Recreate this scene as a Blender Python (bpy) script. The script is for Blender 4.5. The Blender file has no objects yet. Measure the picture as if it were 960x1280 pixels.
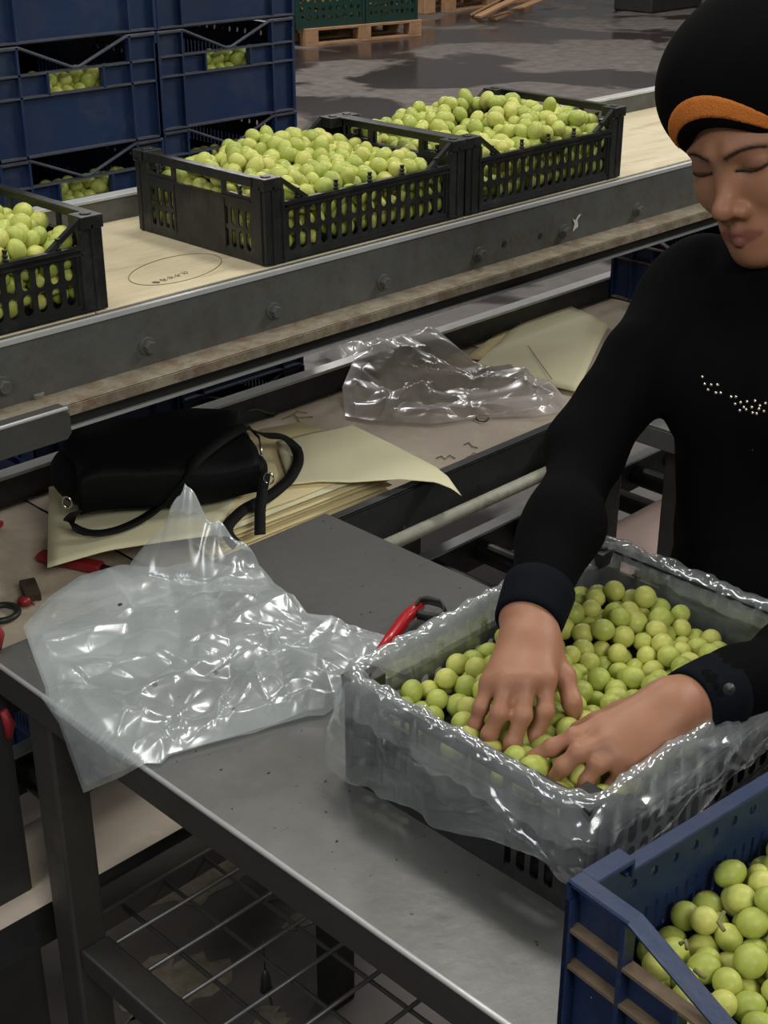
import bpy, bmesh, math, random
import numpy as np
from mathutils import Vector, Matrix
from mathutils.bvhtree import BVHTree
R_ = math.radians
sc = bpy.context.scene
col = sc.collection
rnd = random.Random(7)

# ------------------------------------------------------------------ camera, world, lights, exposure
FPX, PITCH, CAMZ = 1756.0, R_(25.7), 1.70
S2 = 2 ** -.5
CF = np.array([math.cos(PITCH) * S2, math.cos(PITCH) * S2, -math.sin(PITCH)])
CR = np.array([S2, -S2, 0.])
CU = np.array([math.sin(PITCH) * S2, math.sin(PITCH) * S2, math.cos(PITCH)])
CC = np.array([0, 0, CAMZ])
cam = bpy.data.objects.new('camera', bpy.data.cameras.new('camera'))
col.objects.link(cam)
m = Matrix([(CR[0], CU[0], -CF[0], CC[0]), (CR[1], CU[1], -CF[1], CC[1]), (CR[2], CU[2], -CF[2], CC[2]), (0, 0, 0, 1)])
cam.matrix_world = m
cam.data.sensor_fit = 'VERTICAL'; cam.data.sensor_height = 36; cam.data.sensor_width = 27
cam.data.lens = 36 * FPX / 1280
cam.data.clip_start = .05; cam.data.clip_end = 80
sc.camera = cam

wd = bpy.data.worlds.new('hall'); sc.world = wd; wd.use_nodes = True
wd.node_tree.nodes['Background'].inputs[0].default_value = (.84, .84, .82, 1)
wd.node_tree.nodes['Background'].inputs[1].default_value = .13

def area(name, loc, target, sx, sy, power, color):
    l = bpy.data.lights.new(name, 'AREA'); l.shape = 'RECTANGLE'; l.size = sx; l.size_y = sy
    l.energy = power; l.color = color
    o = bpy.data.objects.new(name, l); col.objects.link(o)
    o.location = loc
    o.rotation_euler = (Vector(target) - Vector(loc)).to_track_quat('-Z', 'Y').to_euler()
    return o
area('ceiling_lamp', (2.2, 1.5, 4.4), (1.2, 1.1, .9), 1.4, .4, 48, (1, .97, .90))
area('ceiling_lamp', (4.6, -.4, 3.8), (1.4, 1.2, .8), 1.4, .5, 75, (1, .97, .92))
area('ceiling_lamp', (0.2, 2.6, 4.8), (1.1, 1.4, 1.), 1.5, .6, 40, (1, .98, .92))
area('ceiling_lamp', (-.4, -2.6, 3.6), (1.3, 1.3, .85), 1.6, .8, 74, (1, .98, .93))
area('ceiling_lamp', (-2.6, .8, 3.6), (1.1, 1.2, .9), 1.6, .8, 45, (.95, .98, 1))
area('ceiling_lamp', (7, 9, 5.5), (8, 8, 0), 3, 1, 300, (1, .95, .9))
area('ceiling_lamp', (11, 6, 5.5), (9, 8, 0), 3, 1, 200, (1, .95, .9))

vs = sc.view_settings
vs.view_transform = 'Standard'; vs.look = 'None'; vs.gamma = 1; vs.exposure = 0.0; vs.use_curve_mapping = False

# ------------------------------------------------------------------ pixel to world
def ray(u, v): return (u - 480) * CR + (640 - v) * CU + FPX * CF
def atz(u, v, z): d = ray(u, v); return CC + d * (z - CAMZ) / d[2]
def aty(u, v, y): d = ray(u, v); return CC + d * y / d[1]
def atx(u, v, x): d = ray(u, v); return CC + d * x / d[0]
def atw(u, v, w): return CC + ray(u, v) * w / FPX

# ------------------------------------------------------------------ materials
def mat(name, base, rough=.5, metal=0., bump=0., bscale=40., mottling=0., mscale=6., dark=None, spec=.5, fine=None,
        sss=0., sheen=0., per=0., coat=0., stretch=None, dust=None, dustscale=9., dustamt=.5):
    M = bpy.data.materials.new(name); M.use_nodes = True
    nt = M.node_tree; P = nt.nodes['Principled BSDF']
    def N(t, **k):
        n = nt.nodes.new(t)
        for a, b in k.items(): setattr(n, a, b)
        return n
    L = nt.links.new
    P.inputs['Base Color'].default_value = (*base, 1)
    P.inputs['Roughness'].default_value = rough; P.inputs['Metallic'].default_value = metal
    P.inputs['Specular IOR Level'].default_value = spec
    if coat: P.inputs['Coat Weight'].default_value = coat; P.inputs['Coat Roughness'].default_value = .15
    tc = N('ShaderNodeTexCoord'); src = tc.outputs['Object']
    if stretch:
        mp = N('ShaderNodeMapping'); mp.inputs['Scale'].default_value = stretch; L(src, mp.inputs[0]); src = mp.outputs[0]
    c = None
    if mottling:
        n = N('ShaderNodeTexNoise'); n.inputs['Scale'].default_value = mscale; n.inputs['Detail'].default_value = 8
        n.inputs['Roughness'].default_value = .65; L(src, n.inputs['Vector'])
        r = N('ShaderNodeValToRGB'); r.color_ramp.elements[0].position = .32; r.color_ramp.elements[1].position = .68
        d = dark or tuple(x * (1 - mottling) for x in base)
        r.color_ramp.elements[0].color = (*d, 1); r.color_ramp.elements[1].color = (*base, 1)
        L(n.outputs['Fac'], r.inputs[0]); c = r.outputs[0]
        rr = N('ShaderNodeMapRange'); rr.inputs['To Min'].default_value = min(1, rough + .12); rr.inputs['To Max'].default_value = max(.05, rough - .1)
        rr.inputs['From Min'].default_value = .3; rr.inputs['From Max'].default_value = .7
        L(n.outputs['Fac'], rr.inputs[0]); L(rr.outputs[0], P.inputs['Roughness'])
    if dust:
        n = N('ShaderNodeTexNoise'); n.inputs['Scale'].default_value = dustscale; n.inputs['Detail'].default_value = 10
        n.inputs['Roughness'].default_value = .75; L(src, n.inputs['Vector'])
        r = N('ShaderNodeMapRange'); r.inputs['From Min'].default_value = 1 - dustamt - .08; r.inputs['From Max'].default_value = 1 - dustamt + .12
        L(n.outputs['Fac'], r.inputs[0])
        mx = N('ShaderNodeMix', data_type='RGBA')
        L(r.outputs[0], mx.inputs[0])
        if c: L(c, mx.inputs[6])
        else: mx.inputs[6].default_value = (*base, 1)
        mx.inputs[7].default_value = (*dust, 1); c = mx.outputs[2]
    if fine:
        n = N('ShaderNodeTexNoise'); n.inputs['Scale'].default_value = fine[0]; n.inputs['Detail'].default_value = 3
        L(src, n.inputs['Vector'])
        r = N('ShaderNodeMapRange'); r.inputs['From Min'].default_value = fine[1]; r.inputs['From Max'].default_value = fine[1] + .03
        L(n.outputs['Fac'], r.inputs[0])
        mx = N('ShaderNodeMix', data_type='RGBA'); L(r.outputs[0], mx.inputs[0])
        if c: L(c, mx.inputs[6])
        else: mx.inputs[6].default_value = (*base, 1)
        mx.inputs[7].default_value = (*fine[2], 1); c = mx.outputs[2]
    if per:
        oi = N('ShaderNodeObjectInfo'); hs = N('ShaderNodeHueSaturation')
        mr = N('ShaderNodeMapRange'); mr.inputs['To Min'].default_value = 1 - per; mr.inputs['To Max'].default_value = 1 + per
        L(oi.outputs['Random'], mr.inputs[0]); L(mr.outputs[0], hs.inputs['Value'])
        if c: L(c, hs.inputs['Color'])
        else: hs.inputs['Color'].default_value = (*base, 1)
        c = hs.outputs[0]
    if c: L(c, P.inputs['Base Color'])
    if bump:
        n = N('ShaderNodeTexNoise'); n.inputs['Scale'].default_value = bscale; n.inputs['Detail'].default_value = 5
        L(src, n.inputs['Vector'])
        b = N('ShaderNodeBump'); b.inputs['Strength'].default_value = bump; b.inputs['Distance'].default_value = .003
        L(n.outputs['Fac'], b.inputs['Height']); L(b.outputs[0], P.inputs['Normal'])
    if sss:
        P.inputs['Subsurface Weight'].default_value = sss; P.inputs['Subsurface Radius'].default_value = (1, .5, .25); P.inputs['Subsurface Scale'].default_value = .006
    if sheen:
        P.inputs['Sheen Weight'].default_value = sheen; P.inputs['Sheen Roughness'].default_value = .5
    return M

M = {}
M['steel'] = mat('brushed_steel', (.235, .235, .225), .42, .78, .12, 60, .38, 6, fine=(120, .70, (.06, .05, .04)))
M['steel_dull'] = mat('dull_steel', (.135, .132, .12), .5, .8, .2, 60, .4, 12)
M['galv'] = mat('galvanised_beam', (.145, .15, .138), .55, .45, .25, 70, .40, 14, dust=(.10, .075, .05), dustamt=.42, dustscale=16)
M['lip'] = mat('worn_bright_metal', (.60, .61, .60), .38, .35, .1, 60, .2, 30)
M['flange'] = mat('dusty_flange', (.25, .22, .155), .85, 0, .5, 120, .45, 30, dust=(.13, .08, .045), dustamt=.47, dustscale=35)
M['dkrail'] = mat('dark_painted_rail', (.045, .048, .05), .5, .3, .15, 60, .4, 15, fine=(60, .72, (.25, .24, .22)))
M['darksteel'] = mat('dark_steel', (.055, .055, .052), .55, .5, .2, 50, .4, 9)
M['wood'] = mat('pale_board', (.66, .57, .38), .55, 0, .12, 80, .18, 4, stretch=(1, 6, 1), dust=(.40, .31, .19), dustamt=.40, dustscale=5)
M['paper'] = mat('cream_paper', (.80, .76, .50), .75, 0, .06, 200, .06, 8)
M['paper2'] = mat('yellow_paper', (.84, .72, .40), .8, 0, .06, 200, .1, 20)
M['card'] = mat('pinkish_liner', (.56, .475, .385), .75, 0, .15, 90, .14, 5, dust=(.70, .62, .45), dustamt=.42, dustscale=4)
M['card2'] = mat('brown_liner', (.58, .43, .38), .7, 0, .1, 90, .12, 5)
M['black_plastic'] = mat('black_crate_plastic', (.012, .0135, .013), .38, 0, .15, 90, .3, 20, dust=(.035, .035, .03), dustamt=.42, dustscale=22)
M['blue_plastic'] = mat('blue_crate_plastic', (.010, .028, .088), .45, 0, .12, 90, .3, 9, dust=(.032, .043, .078), dustamt=.40, dustscale=11, per=.12)
M['ledge'] = mat('dusty_ledge', (.17, .12, .075), .9, 0, .3, 90, .4, 30)
M['ledge2'] = mat('dusty_blue_edge', (.060, .068, .092), .7, 0, .2, 90, .35, 30)
M['green_plastic'] = mat('green_crate_plastic', (.010, .045, .035), .5, 0, .1, 90, .2, 10)
M['pallet'] = mat('pallet_wood', (.46, .27, .14), .8, 0, .3, 60, .35, 9, stretch=(1, 5, 1))
M['bagblack'] = mat('black_faux_leather', (.0038, .0038, .0042), .6, 0, .3, 200, 0, spec=.14)
M['strap'] = mat('black_webbing', (.007, .007, .007), .7, 0, .3, 400, 0, spec=.2)
M['knit'] = mat('black_knit', (.0030, .0030, .0033), .95, 0, .25, 420, 0, spec=.06)
M['knit2'] = mat('navy_black_cuff', (.0040, .0052, .0085), .9, 0, .25, 420, 0, spec=.08)
M['orange'] = mat('orange_knit', (.62, .19, .035), .85, 0, .5, 500, .1, 60, spec=.2)
M['red'] = mat('red_plastic', (.48, .012, .018), .3, 0, .05, 50, 0, coat=.3)
M['redd'] = mat('dull_red', (.30, .015, .02), .5, 0, .1, 50, .3, 30)
M['rubber'] = mat('black_rubber', (.02, .021, .02), .45)
M['chrome'] = mat('chrome', (.75, .75, .72), .2, 1)
M['bead'] = mat('rhinestone', (.8, .72, .6), .12, .8)
M['stem'] = mat('grape_stem', (.24, .22, .07), .7, 0, .2, 90, .3, 60)
M['leaf'] = mat('vine_leaf', (.10, .15, .05), .6, 0, .3, 60, .3, 60)
M['pencil'] = mat('pencil_mark', (.20, .17, .12), .9)
M['red_ink'] = mat('red_thread', (.40, .08, .05), .8)
M['pipe'] = mat('painted_pipe', (.46, .45, .36), .5, 0, .2, 60, .3, 40, dust=(.16, .14, .1), dustamt=.40, dustscale=40)
M['roller'] = mat('steel_roller', (.13, .135, .13), .38, .8, .1, 50, .3, 20)
M['mud'] = mat('dried_mud', (.34, .30, .22), .95, 0, .6, 60, .5, 30)
M['white'] = mat('white_paint_mark', (.55, .55, .5), .8)
M['hair'] = mat('dark_brow_hair', (.035, .020, .014), .9, spec=.1)
M['speck'] = mat('dry_debris', (.045, .03, .018), .9)

def floor_mat():
    Mt = bpy.data.materials.new('wet_concrete'); Mt.use_nodes = True; nt = Mt.node_tree; P = nt.nodes['Principled BSDF']; L = nt.links.new
    tc = nt.nodes.new('ShaderNodeTexCoord')
    def noise(s, d, det=6):
        n = nt.nodes.new('ShaderNodeTexNoise'); n.inputs['Scale'].default_value = s; n.inputs['Detail'].default_value = det
        n.inputs['Distortion'].default_value = d; L(tc.outputs['Object'], n.inputs['Vector']); return n
    n1 = noise(.85, .5); mr = nt.nodes.new('ShaderNodeMapRange'); mr.inputs['From Min'].default_value = .47; mr.inputs['From Max'].default_value = .52
    L(n1.outputs['Fac'], mr.inputs[0])
    n2 = noise(9, 0, 8); rp = nt.nodes.new('ShaderNodeValToRGB')
    rp.color_ramp.elements[0].position = .3; rp.color_ramp.elements[1].position = .7
    rp.color_ramp.elements[0].color = (.09, .078, .07, 1); rp.color_ramp.elements[1].color = (.15, .13, .12, 1); L(n2.outputs['Fac'], rp.inputs[0])
    mx = nt.nodes.new('ShaderNodeMix'); mx.data_type = 'RGBA'; L(mr.outputs[0], mx.inputs[0]); L(rp.outputs[0], mx.inputs[6]); mx.inputs[7].default_value = (.034, .026, .026, 1)
    L(mx.outputs[2], P.inputs['Base Color'])
    r2 = nt.nodes.new('ShaderNodeMapRange'); r2.inputs['To Min'].default_value = .55; r2.inputs['To Max'].default_value = .16; L(mr.outputs[0], r2.inputs[0]); L(r2.outputs[0], P.inputs['Roughness'])
    return Mt
M['floor'] = floor_mat()

def grape_mat():
    Mt = bpy.data.materials.new('green_grape_skin'); Mt.use_nodes = True; nt = Mt.node_tree; P = nt.nodes['Principled BSDF']; L = nt.links.new
    oi = nt.nodes.new('ShaderNodeObjectInfo'); at = nt.nodes.new('ShaderNodeAttribute'); at.attribute_name = 'tone'
    ad = nt.nodes.new('ShaderNodeMath'); ad.operation = 'ADD'; L(oi.outputs['Random'], ad.inputs[0]); L(at.outputs['Fac'], ad.inputs[1])
    fr = nt.nodes.new('ShaderNodeMath'); fr.operation = 'FRACT'; L(ad.outputs[0], fr.inputs[0])
    rp = nt.nodes.new('ShaderNodeValToRGB'); e = rp.color_ramp.elements
    e[0].color = (.35, .41, .080, 1); e[1].color = (.56, .555, .150, 1)
    k = rp.color_ramp.elements.new(.55); k.color = (.45, .495, .108, 1)
    L(fr.outputs[0], rp.inputs[0])
    tc = nt.nodes.new('ShaderNodeTexCoord'); n = nt.nodes.new('ShaderNodeTexNoise'); n.inputs['Scale'].default_value = 110; n.inputs['Detail'].default_value = 3
    L(tc.outputs['Object'], n.inputs['Vector'])
    mr = nt.nodes.new('ShaderNodeMapRange'); mr.inputs['To Min'].default_value = .72; mr.inputs['To Max'].default_value = 1.2; L(n.outputs['Fac'], mr.inputs[0])
    hs = nt.nodes.new('ShaderNodeHueSaturation'); L(rp.outputs[0], hs.inputs['Color']); L(mr.outputs[0], hs.inputs['Value'])
    L(hs.outputs[0], P.inputs['Base Color'])
    P.inputs['Roughness'].default_value = .42; P.inputs['Specular IOR Level'].default_value = .35
    P.inputs['Subsurface Weight'].default_value = .35; P.inputs['Subsurface Radius'].default_value = (1, 1, .35); P.inputs['Subsurface Scale'].default_value = .007
    return Mt
M['grape'] = grape_mat()

def skin_mat():
    Mt = bpy.data.materials.new('skin'); Mt.use_nodes = True; nt = Mt.node_tree; P = nt.nodes['Principled BSDF']; L = nt.links.new
    at = nt.nodes.new('ShaderNodeAttribute'); at.attribute_name = 'lip'
    tc = nt.nodes.new('ShaderNodeTexCoord'); n = nt.nodes.new('ShaderNodeTexNoise'); n.inputs['Scale'].default_value = 26; n.inputs['Detail'].default_value = 4
    L(tc.outputs['Object'], n.inputs['Vector'])
    a = nt.nodes.new('ShaderNodeMix'); a.data_type = 'RGBA'; a.inputs[6].default_value = (.30, .135, .077, 1); a.inputs[7].default_value = (.37, .18, .105, 1)
    L(n.outputs['Fac'], a.inputs[0])
    b = nt.nodes.new('ShaderNodeMix'); b.data_type = 'RGBA'; L(at.outputs['Fac'], b.inputs[0]); L(a.outputs[2], b.inputs[6]); b.inputs[7].default_value = (.215, .078, .062, 1)
    at2 = nt.nodes.new('ShaderNodeAttribute'); at2.attribute_name = 'brow_and_lid_shade'; b2 = nt.nodes.new('ShaderNodeMix'); b2.data_type = 'RGBA'; L(at2.outputs['Fac'], b2.inputs[0]); L(b.outputs[2], b2.inputs[6]); b2.inputs[7].default_value = (.040, .020, .014, 1)
    L(b2.outputs[2], P.inputs['Base Color']); P.inputs['Roughness'].default_value = .5; P.inputs['Specular IOR Level'].default_value = .4
    P.inputs['Subsurface Weight'].default_value = .25; P.inputs['Subsurface Radius'].default_value = (1, .35, .2); P.inputs['Subsurface Scale'].default_value = .006
    bn = nt.nodes.new('ShaderNodeTexNoise'); bn.inputs['Scale'].default_value = 350; L(tc.outputs['Object'], bn.inputs['Vector'])
    bp = nt.nodes.new('ShaderNodeBump'); bp.inputs['Strength'].default_value = .15; bp.inputs['Distance'].default_value = .001; L(bn.outputs['Fac'], bp.inputs['Height']); L(bp.outputs[0], P.inputs['Normal'])
    return Mt
M['skin'] = skin_mat()

def film_mat(name, haze, gloss, tint=(.78, .84, .84), rough=.16, scale=14):
    Mt = bpy.data.materials.new(name); Mt.use_nodes = True; nt = Mt.node_tree; L = nt.links.new
    out = nt.nodes['Material Output']; nt.nodes.remove(nt.nodes['Principled BSDF'])
    tr = nt.nodes.new('ShaderNodeBsdfTransparent'); tl = nt.nodes.new('ShaderNodeBsdfTranslucent'); tl.inputs[0].default_value = (*tint, 1)
    df = nt.nodes.new('ShaderNodeBsdfDiffuse'); df.inputs[0].default_value = (*tint, 1)
    gl = nt.nodes.new('ShaderNodeBsdfGlossy'); gl.inputs[0].default_value = (.95, .97, 1, 1); gl.inputs['Roughness'].default_value = rough
    m0 = nt.nodes.new('ShaderNodeMixShader'); m0.inputs[0].default_value = .4; L(df.outputs[0], m0.inputs[1]); L(tl.outputs[0], m0.inputs[2])
    m1 = nt.nodes.new('ShaderNodeMixShader'); m2 = nt.nodes.new('ShaderNodeMixShader')
    tc = nt.nodes.new('ShaderNodeTexCoord'); n = nt.nodes.new('ShaderNodeTexNoise'); n.inputs['Scale'].default_value = scale; n.inputs['Detail'].default_value = 5
    L(tc.outputs['Object'], n.inputs['Vector'])
    lw = nt.nodes.new('ShaderNodeLayerWeight'); lw.inputs[0].default_value = .3
    mr = nt.nodes.new('ShaderNodeMapRange'); mr.inputs['From Min'].default_value = .3; mr.inputs['From Max'].default_value = .7
    mr.inputs['To Min'].default_value = haze * .4; mr.inputs['To Max'].default_value = haze * 1.6; L(n.outputs['Fac'], mr.inputs[0])
    ad = nt.nodes.new('ShaderNodeMath'); ad.operation = 'MULTIPLY_ADD'; ad.use_clamp = True
    L(lw.outputs['Facing'], ad.inputs[0]); ad.inputs[1].default_value = .25; L(mr.outputs[0], ad.inputs[2])
    g = nt.nodes.new('ShaderNodeMath'); g.operation = 'MULTIPLY_ADD'; g.use_clamp = True
    L(lw.outputs['Facing'], g.inputs[0]); g.inputs[1].default_value = .35; g.inputs[2].default_value = gloss
    L(ad.outputs[0], m1.inputs[0]); L(tr.outputs[0], m1.inputs[1]); L(m0.outputs[0], m1.inputs[2])
    L(g.outputs[0], m2.inputs[0]); L(m1.outputs[0], m2.inputs[1]); L(gl.outputs[0], m2.inputs[2]); L(m2.outputs[0], out.inputs[0])
    return Mt
M['film'] = film_mat('clear_plastic_film', .27, .07, rough=.23, scale=9)
M['film_box'] = film_mat('crate_liner_film', .105, .075, rough=.16, scale=18)
M['film_far'] = film_mat('thin_plastic_film', .60, .05, (.80, .76, .74), rough=.28)
# ------------------------------------------------------------------ mesh builder
class MB:
    def __init__(s): s.v = []; s.f = []; s.m = []; s.cur = 0
    def _add(s, vs_, fs):
        n = len(s.v); s.v += [tuple(map(float, p)) for p in vs_]; s.f += [tuple(i + n for i in f) for f in fs]; s.m += [s.cur] * len(fs)
    def box(s, x0, y0, z0, x1, y1, z1):
        x0, x1 = min(x0, x1), max(x0, x1); y0, y1 = min(y0, y1), max(y0, y1); z0, z1 = min(z0, z1), max(z0, z1)
        s._add([(x, y, z) for z in (z0, z1) for y in (y0, y1) for x in (x0, x1)],
               [(0, 2, 3, 1), (4, 5, 7, 6), (0, 1, 5, 4), (2, 6, 7, 3), (0, 4, 6, 2), (1, 3, 7, 5)]); return s
    def bar(s, a, b, w, h, up=(0, 0, 1)):
        a = Vector(a); b = Vector(b); d = (b - a).normalized(); up = Vector(up)
        sd = d.cross(up); sd = sd.normalized() if sd.length > 1e-6 else Vector((1, 0, 0)); u = sd.cross(d).normalized()
        vs_ = [p + sd * (w / 2 * i) + u * (h / 2 * j) for p in (a, b) for i, j in ((-1, -1), (1, -1), (1, 1), (-1, 1))]
        s._add(vs_, [(3, 2, 1, 0), (4, 5, 6, 7), (0, 1, 5, 4), (1, 2, 6, 5), (2, 3, 7, 6), (3, 0, 4, 7)]); return s
    def prism(s, poly, n, t):
        # planar polygon (3d points) extruded by vector n*t
        n = Vector(n) * t; k = len(poly); a = [Vector(p) for p in poly]
        s._add(a + [p + n for p in a], [tuple(range(k))[::-1], tuple(range(k, 2 * k))] + [(i, (i + 1) % k, k + (i + 1) % k, k + i) for i in range(k)]); return s
    def tube(s, pts, r, n=8, cap=True):
        pts = [Vector(p) for p in pts]; rs = r if hasattr(r, '__len__') else [r] * len(pts)
        vs_ = []; prev = None
        for i, p in enumerate(pts):
            d = (pts[min(i + 1, len(pts) - 1)] - pts[max(i - 1, 0)]).normalized()
            if prev is None: a = d.orthogonal().normalized()
            else: a = (prev - d * prev.dot(d)); a = a.normalized() if a.length > 1e-6 else d.orthogonal().normalized()
            prev = a; b = d.cross(a)
            vs_ += [p + a * (math.cos(2 * math.pi * k / n) * rs[i]) + b * (math.sin(2 * math.pi * k / n) * rs[i]) for k in range(n)]
        fs = [(i * n + k, i * n + (k + 1) % n, (i + 1) * n + (k + 1) % n, (i + 1) * n + k) for i in range(len(pts) - 1) for k in range(n)]
        if cap: fs += [tuple(range(n))[::-1], tuple(range((len(pts) - 1) * n, len(pts) * n))]
        s._add(vs_, fs); return s
    def ribbon(s, pts, nrm, w, t):
        # flat strap along pts with given width directions
        pts = [Vector(p) for p in pts]; vs_ = []
        for i, p in enumerate(pts):
            d = (pts[min(i + 1, len(pts) - 1)] - pts[max(i - 1, 0)]).normalized()
            nn = Vector(nrm[i] if isinstance(nrm, list) else nrm); sd = d.cross(nn).normalized(); n2 = sd.cross(d).normalized()
            vs_ += [p - sd * w / 2 - n2 * t / 2, p + sd * w / 2 - n2 * t / 2, p + sd * w / 2 + n2 * t / 2, p - sd * w / 2 + n2 * t / 2]
        k = len(pts); fs = [(i * 4 + j, i * 4 + (j + 1) % 4, i * 4 + 4 + (j + 1) % 4, i * 4 + 4 + j) for i in range(k - 1) for j in range(4)]
        fs += [(3, 2, 1, 0), (4 * k - 4, 4 * k - 3, 4 * k - 2, 4 * k - 1)]
        s._add(vs_, fs); return s
    def cell(s, o, U, V, t, w, h, sw, sh, K=16):
        # rectangle w x h in plane (o; U,V) thick along N with a rounded slot sw x sh
        o = Vector(o); U = Vector(U); V = Vector(V); N = U.cross(V).normalized() * t
        cx, cy = w / 2, h / 2; r = min(sw, sh) / 2; inn = []; outp = []
        for k in range(K):
            a = 2 * math.pi * (k + .5) / K; ca, sa = math.cos(a), math.sin(a)
            ox = max(0, sw / 2 - r) * (1 if ca > 0 else -1); oy = max(0, sh / 2 - r) * (1 if sa > 0 else -1)
            inn.append((cx + ox + r * ca, cy + oy + r * sa))
            q = max(abs(ca), abs(sa)); outp.append((cx + ca / q * w / 2, cy + sa / q * h / 2))
        P = lambda p, n: o + U * p[0] + V * p[1] + N * n
        vs_ = [P(p, 0) for p in outp] + [P(p, 0) for p in inn] + [P(p, 1) for p in outp] + [P(p, 1) for p in inn]
        # square the corners
        for k in range(K):
            x, y = outp[k]
        fs = []
        for k in range(K):
            j = (k + 1) % K
            fs += [(k, K + k, K + j, j), (2 * K + k, 2 * K + j, 3 * K + j, 3 * K + k), (K + k, 3 * K + k, 3 * K + j, K + j)]
        # corner triangles
        cn = [(w, h), (0, h), (0, 0), (w, 0)]; base = len(vs_)
        for c in cn: vs_ += [P(c, 0), P(c, 1)]
        for ci in range(4):
            k = int(K / 8 * (2 * ci + 1)) - 1; j = (k + 1) % K
            fs += [(k, j, base + 2 * ci), (2 * K + j, 2 * K + k, base + 2 * ci + 1)]
        s._add(vs_, fs); return s
    def grid(s, P, close=False):
        # P: array (n,m,3)
        n, mm = P.shape[:2]
        fs = [(i * mm + j, i * mm + (j + 1) % mm, (i + 1) * mm + (j + 1) % mm, (i + 1) * mm + j) for i in range(n - 1) for j in range(mm if close else mm - 1)]
        s._add(P.reshape(-1, 3), fs); return s
    def sphere(s, c, r, n=12, k=8, rot=None):
        r = r if hasattr(r, '__len__') else (r, r, r); vs_ = [(0, 0, 1)]
        for i in range(1, k):
            a = math.pi * i / k
            vs_ += [(math.sin(a) * math.cos(2 * math.pi * j / n), math.sin(a) * math.sin(2 * math.pi * j / n), math.cos(a)) for j in range(n)]
        vs_.append((0, 0, -1)); q = []
        for p in vs_:
            p = Vector((p[0] * r[0], p[1] * r[1], p[2] * r[2]))
            if rot: p = rot @ p
            q.append(p + Vector(c))
        fs = [(0, 1 + j, 1 + (j + 1) % n) for j in range(n)]
        for i in range(k - 2): fs += [(1 + i * n + j, 1 + (i + 1) * n + j, 1 + (i + 1) * n + (j + 1) % n, 1 + i * n + (j + 1) % n) for j in range(n)]
        e = len(q) - 1; fs += [(e, 1 + (k - 2) * n + (j + 1) % n, 1 + (k - 2) * n + j) for j in range(n)]
        s._add(q, fs); return s
    def build(s, name, material, parent=None, loc=None, smooth=False, bevel=0, solid=0, seg=2):
        me = bpy.data.meshes.new(name); me.from_pydata(s.v, [], s.f)
        mats = material if isinstance(material, (list, tuple)) else [material]
        for q in mats: me.materials.append(q)
        if len(mats) > 1: me.polygons.foreach_set('material_index', s.m)
        bm = bmesh.new(); bm.from_mesh(me); bmesh.ops.recalc_face_normals(bm, faces=bm.faces); bm.to_mesh(me); bm.free()
        if smooth: me.polygons.foreach_set('use_smooth', [True] * len(me.polygons))
        me.update()
        o = bpy.data.objects.new(name, me); col.objects.link(o)
        if loc is not None: o.location = loc
        if parent: o.parent = parent
        if bevel:
            b = o.modifiers.new('bevel', 'BEVEL'); b.width = bevel; b.segments = seg; b.limit_method = 'ANGLE'; b.angle_limit = R_(40)
        if solid:
            b = o.modifiers.new('solid', 'SOLIDIFY'); b.thickness = solid; b.offset = 0
        return o

def tag(o, label=None, cat=None, group=None, kind=None):
    if label: o['label'] = label
    if cat: o['category'] = cat
    if group: o['group'] = group
    if kind: o['kind'] = kind
    return o
def thing(name, label, cat, loc=(0, 0, 0), rz=0, group=None):
    o = bpy.data.objects.new(name, None); col.objects.link(o); o.empty_display_size = .05
    o.location = loc; o.rotation_euler = (0, 0, rz); return tag(o, label, cat, group)
def dup(root, loc, rz=0, label=None):
    def cp(o, par):
        c = o.copy(); col.objects.link(c)
        if par: c.parent = par
        for ch in kids.get(o.name, []): cp(ch, c)
        return c
    kids = {}
    for o in root.children_recursive: kids.setdefault(o.parent.name, []).append(o)
    r = cp(root, None); r.location = loc; r.rotation_euler = (0, 0, rz)
    if label: r['label'] = label
    return r
# ------------------------------------------------------------------ floor
b = MB(); b.box(-8, -8, -.1, 26, 26, 0)
tag(b.build('floor', M['floor']), 'dark wet concrete floor with drying patches', kind='structure')

# ------------------------------------------------------------------ steel work table
TZ = .85
table = thing('work_table', 'stainless steel packing table with a wire mesh lower rack', 'table', (.656, 1.305, 0))
TX0, TX1, TY0, TY1 = 0, .534, -1.50, 0
b = MB(); b.box(TX0, TY0, TZ - .006, TX1, TY1, TZ); b.build('tabletop', M['steel'], table, bevel=.002)
b = MB()
b.box(TX0 - .001, TY0, TZ - .042, TX0 + .003, TY1, TZ - .004); b.box(TX1 - .003, TY0, TZ - .042, TX1 + .001, TY1, TZ - .004)
b.box(TX0, TY1 - .003, TZ - .042, TX1, TY1 + .001, TZ - .004); b.box(TX0, TY0, TZ - .042, TX1, TY0 + .003, TZ - .004)
b.build('apron', M['steel_dull'], table)
b = MB(); b.tube([(TX0 + .0005, TY0, TZ - .0022), (TX0 + .0005, TY1, TZ - .0022)], .0030, 8); tag(b.build('edge_strip', M['lip'], table, smooth=True), 'bright worn front edge')
for (lx, ly) in ((.004, -.115), (TX1 - .055, -.06), (.004, TY0 + .05), (TX1 - .055, TY0 + .05)):
    b = MB(); b.box(lx, ly, 0, lx + .045, ly + .045, TZ - .006)
    b.build('leg', M['darksteel'] if lx > .1 else M['steel_dull'], table, bevel=.004)
RZ = .475
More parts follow.
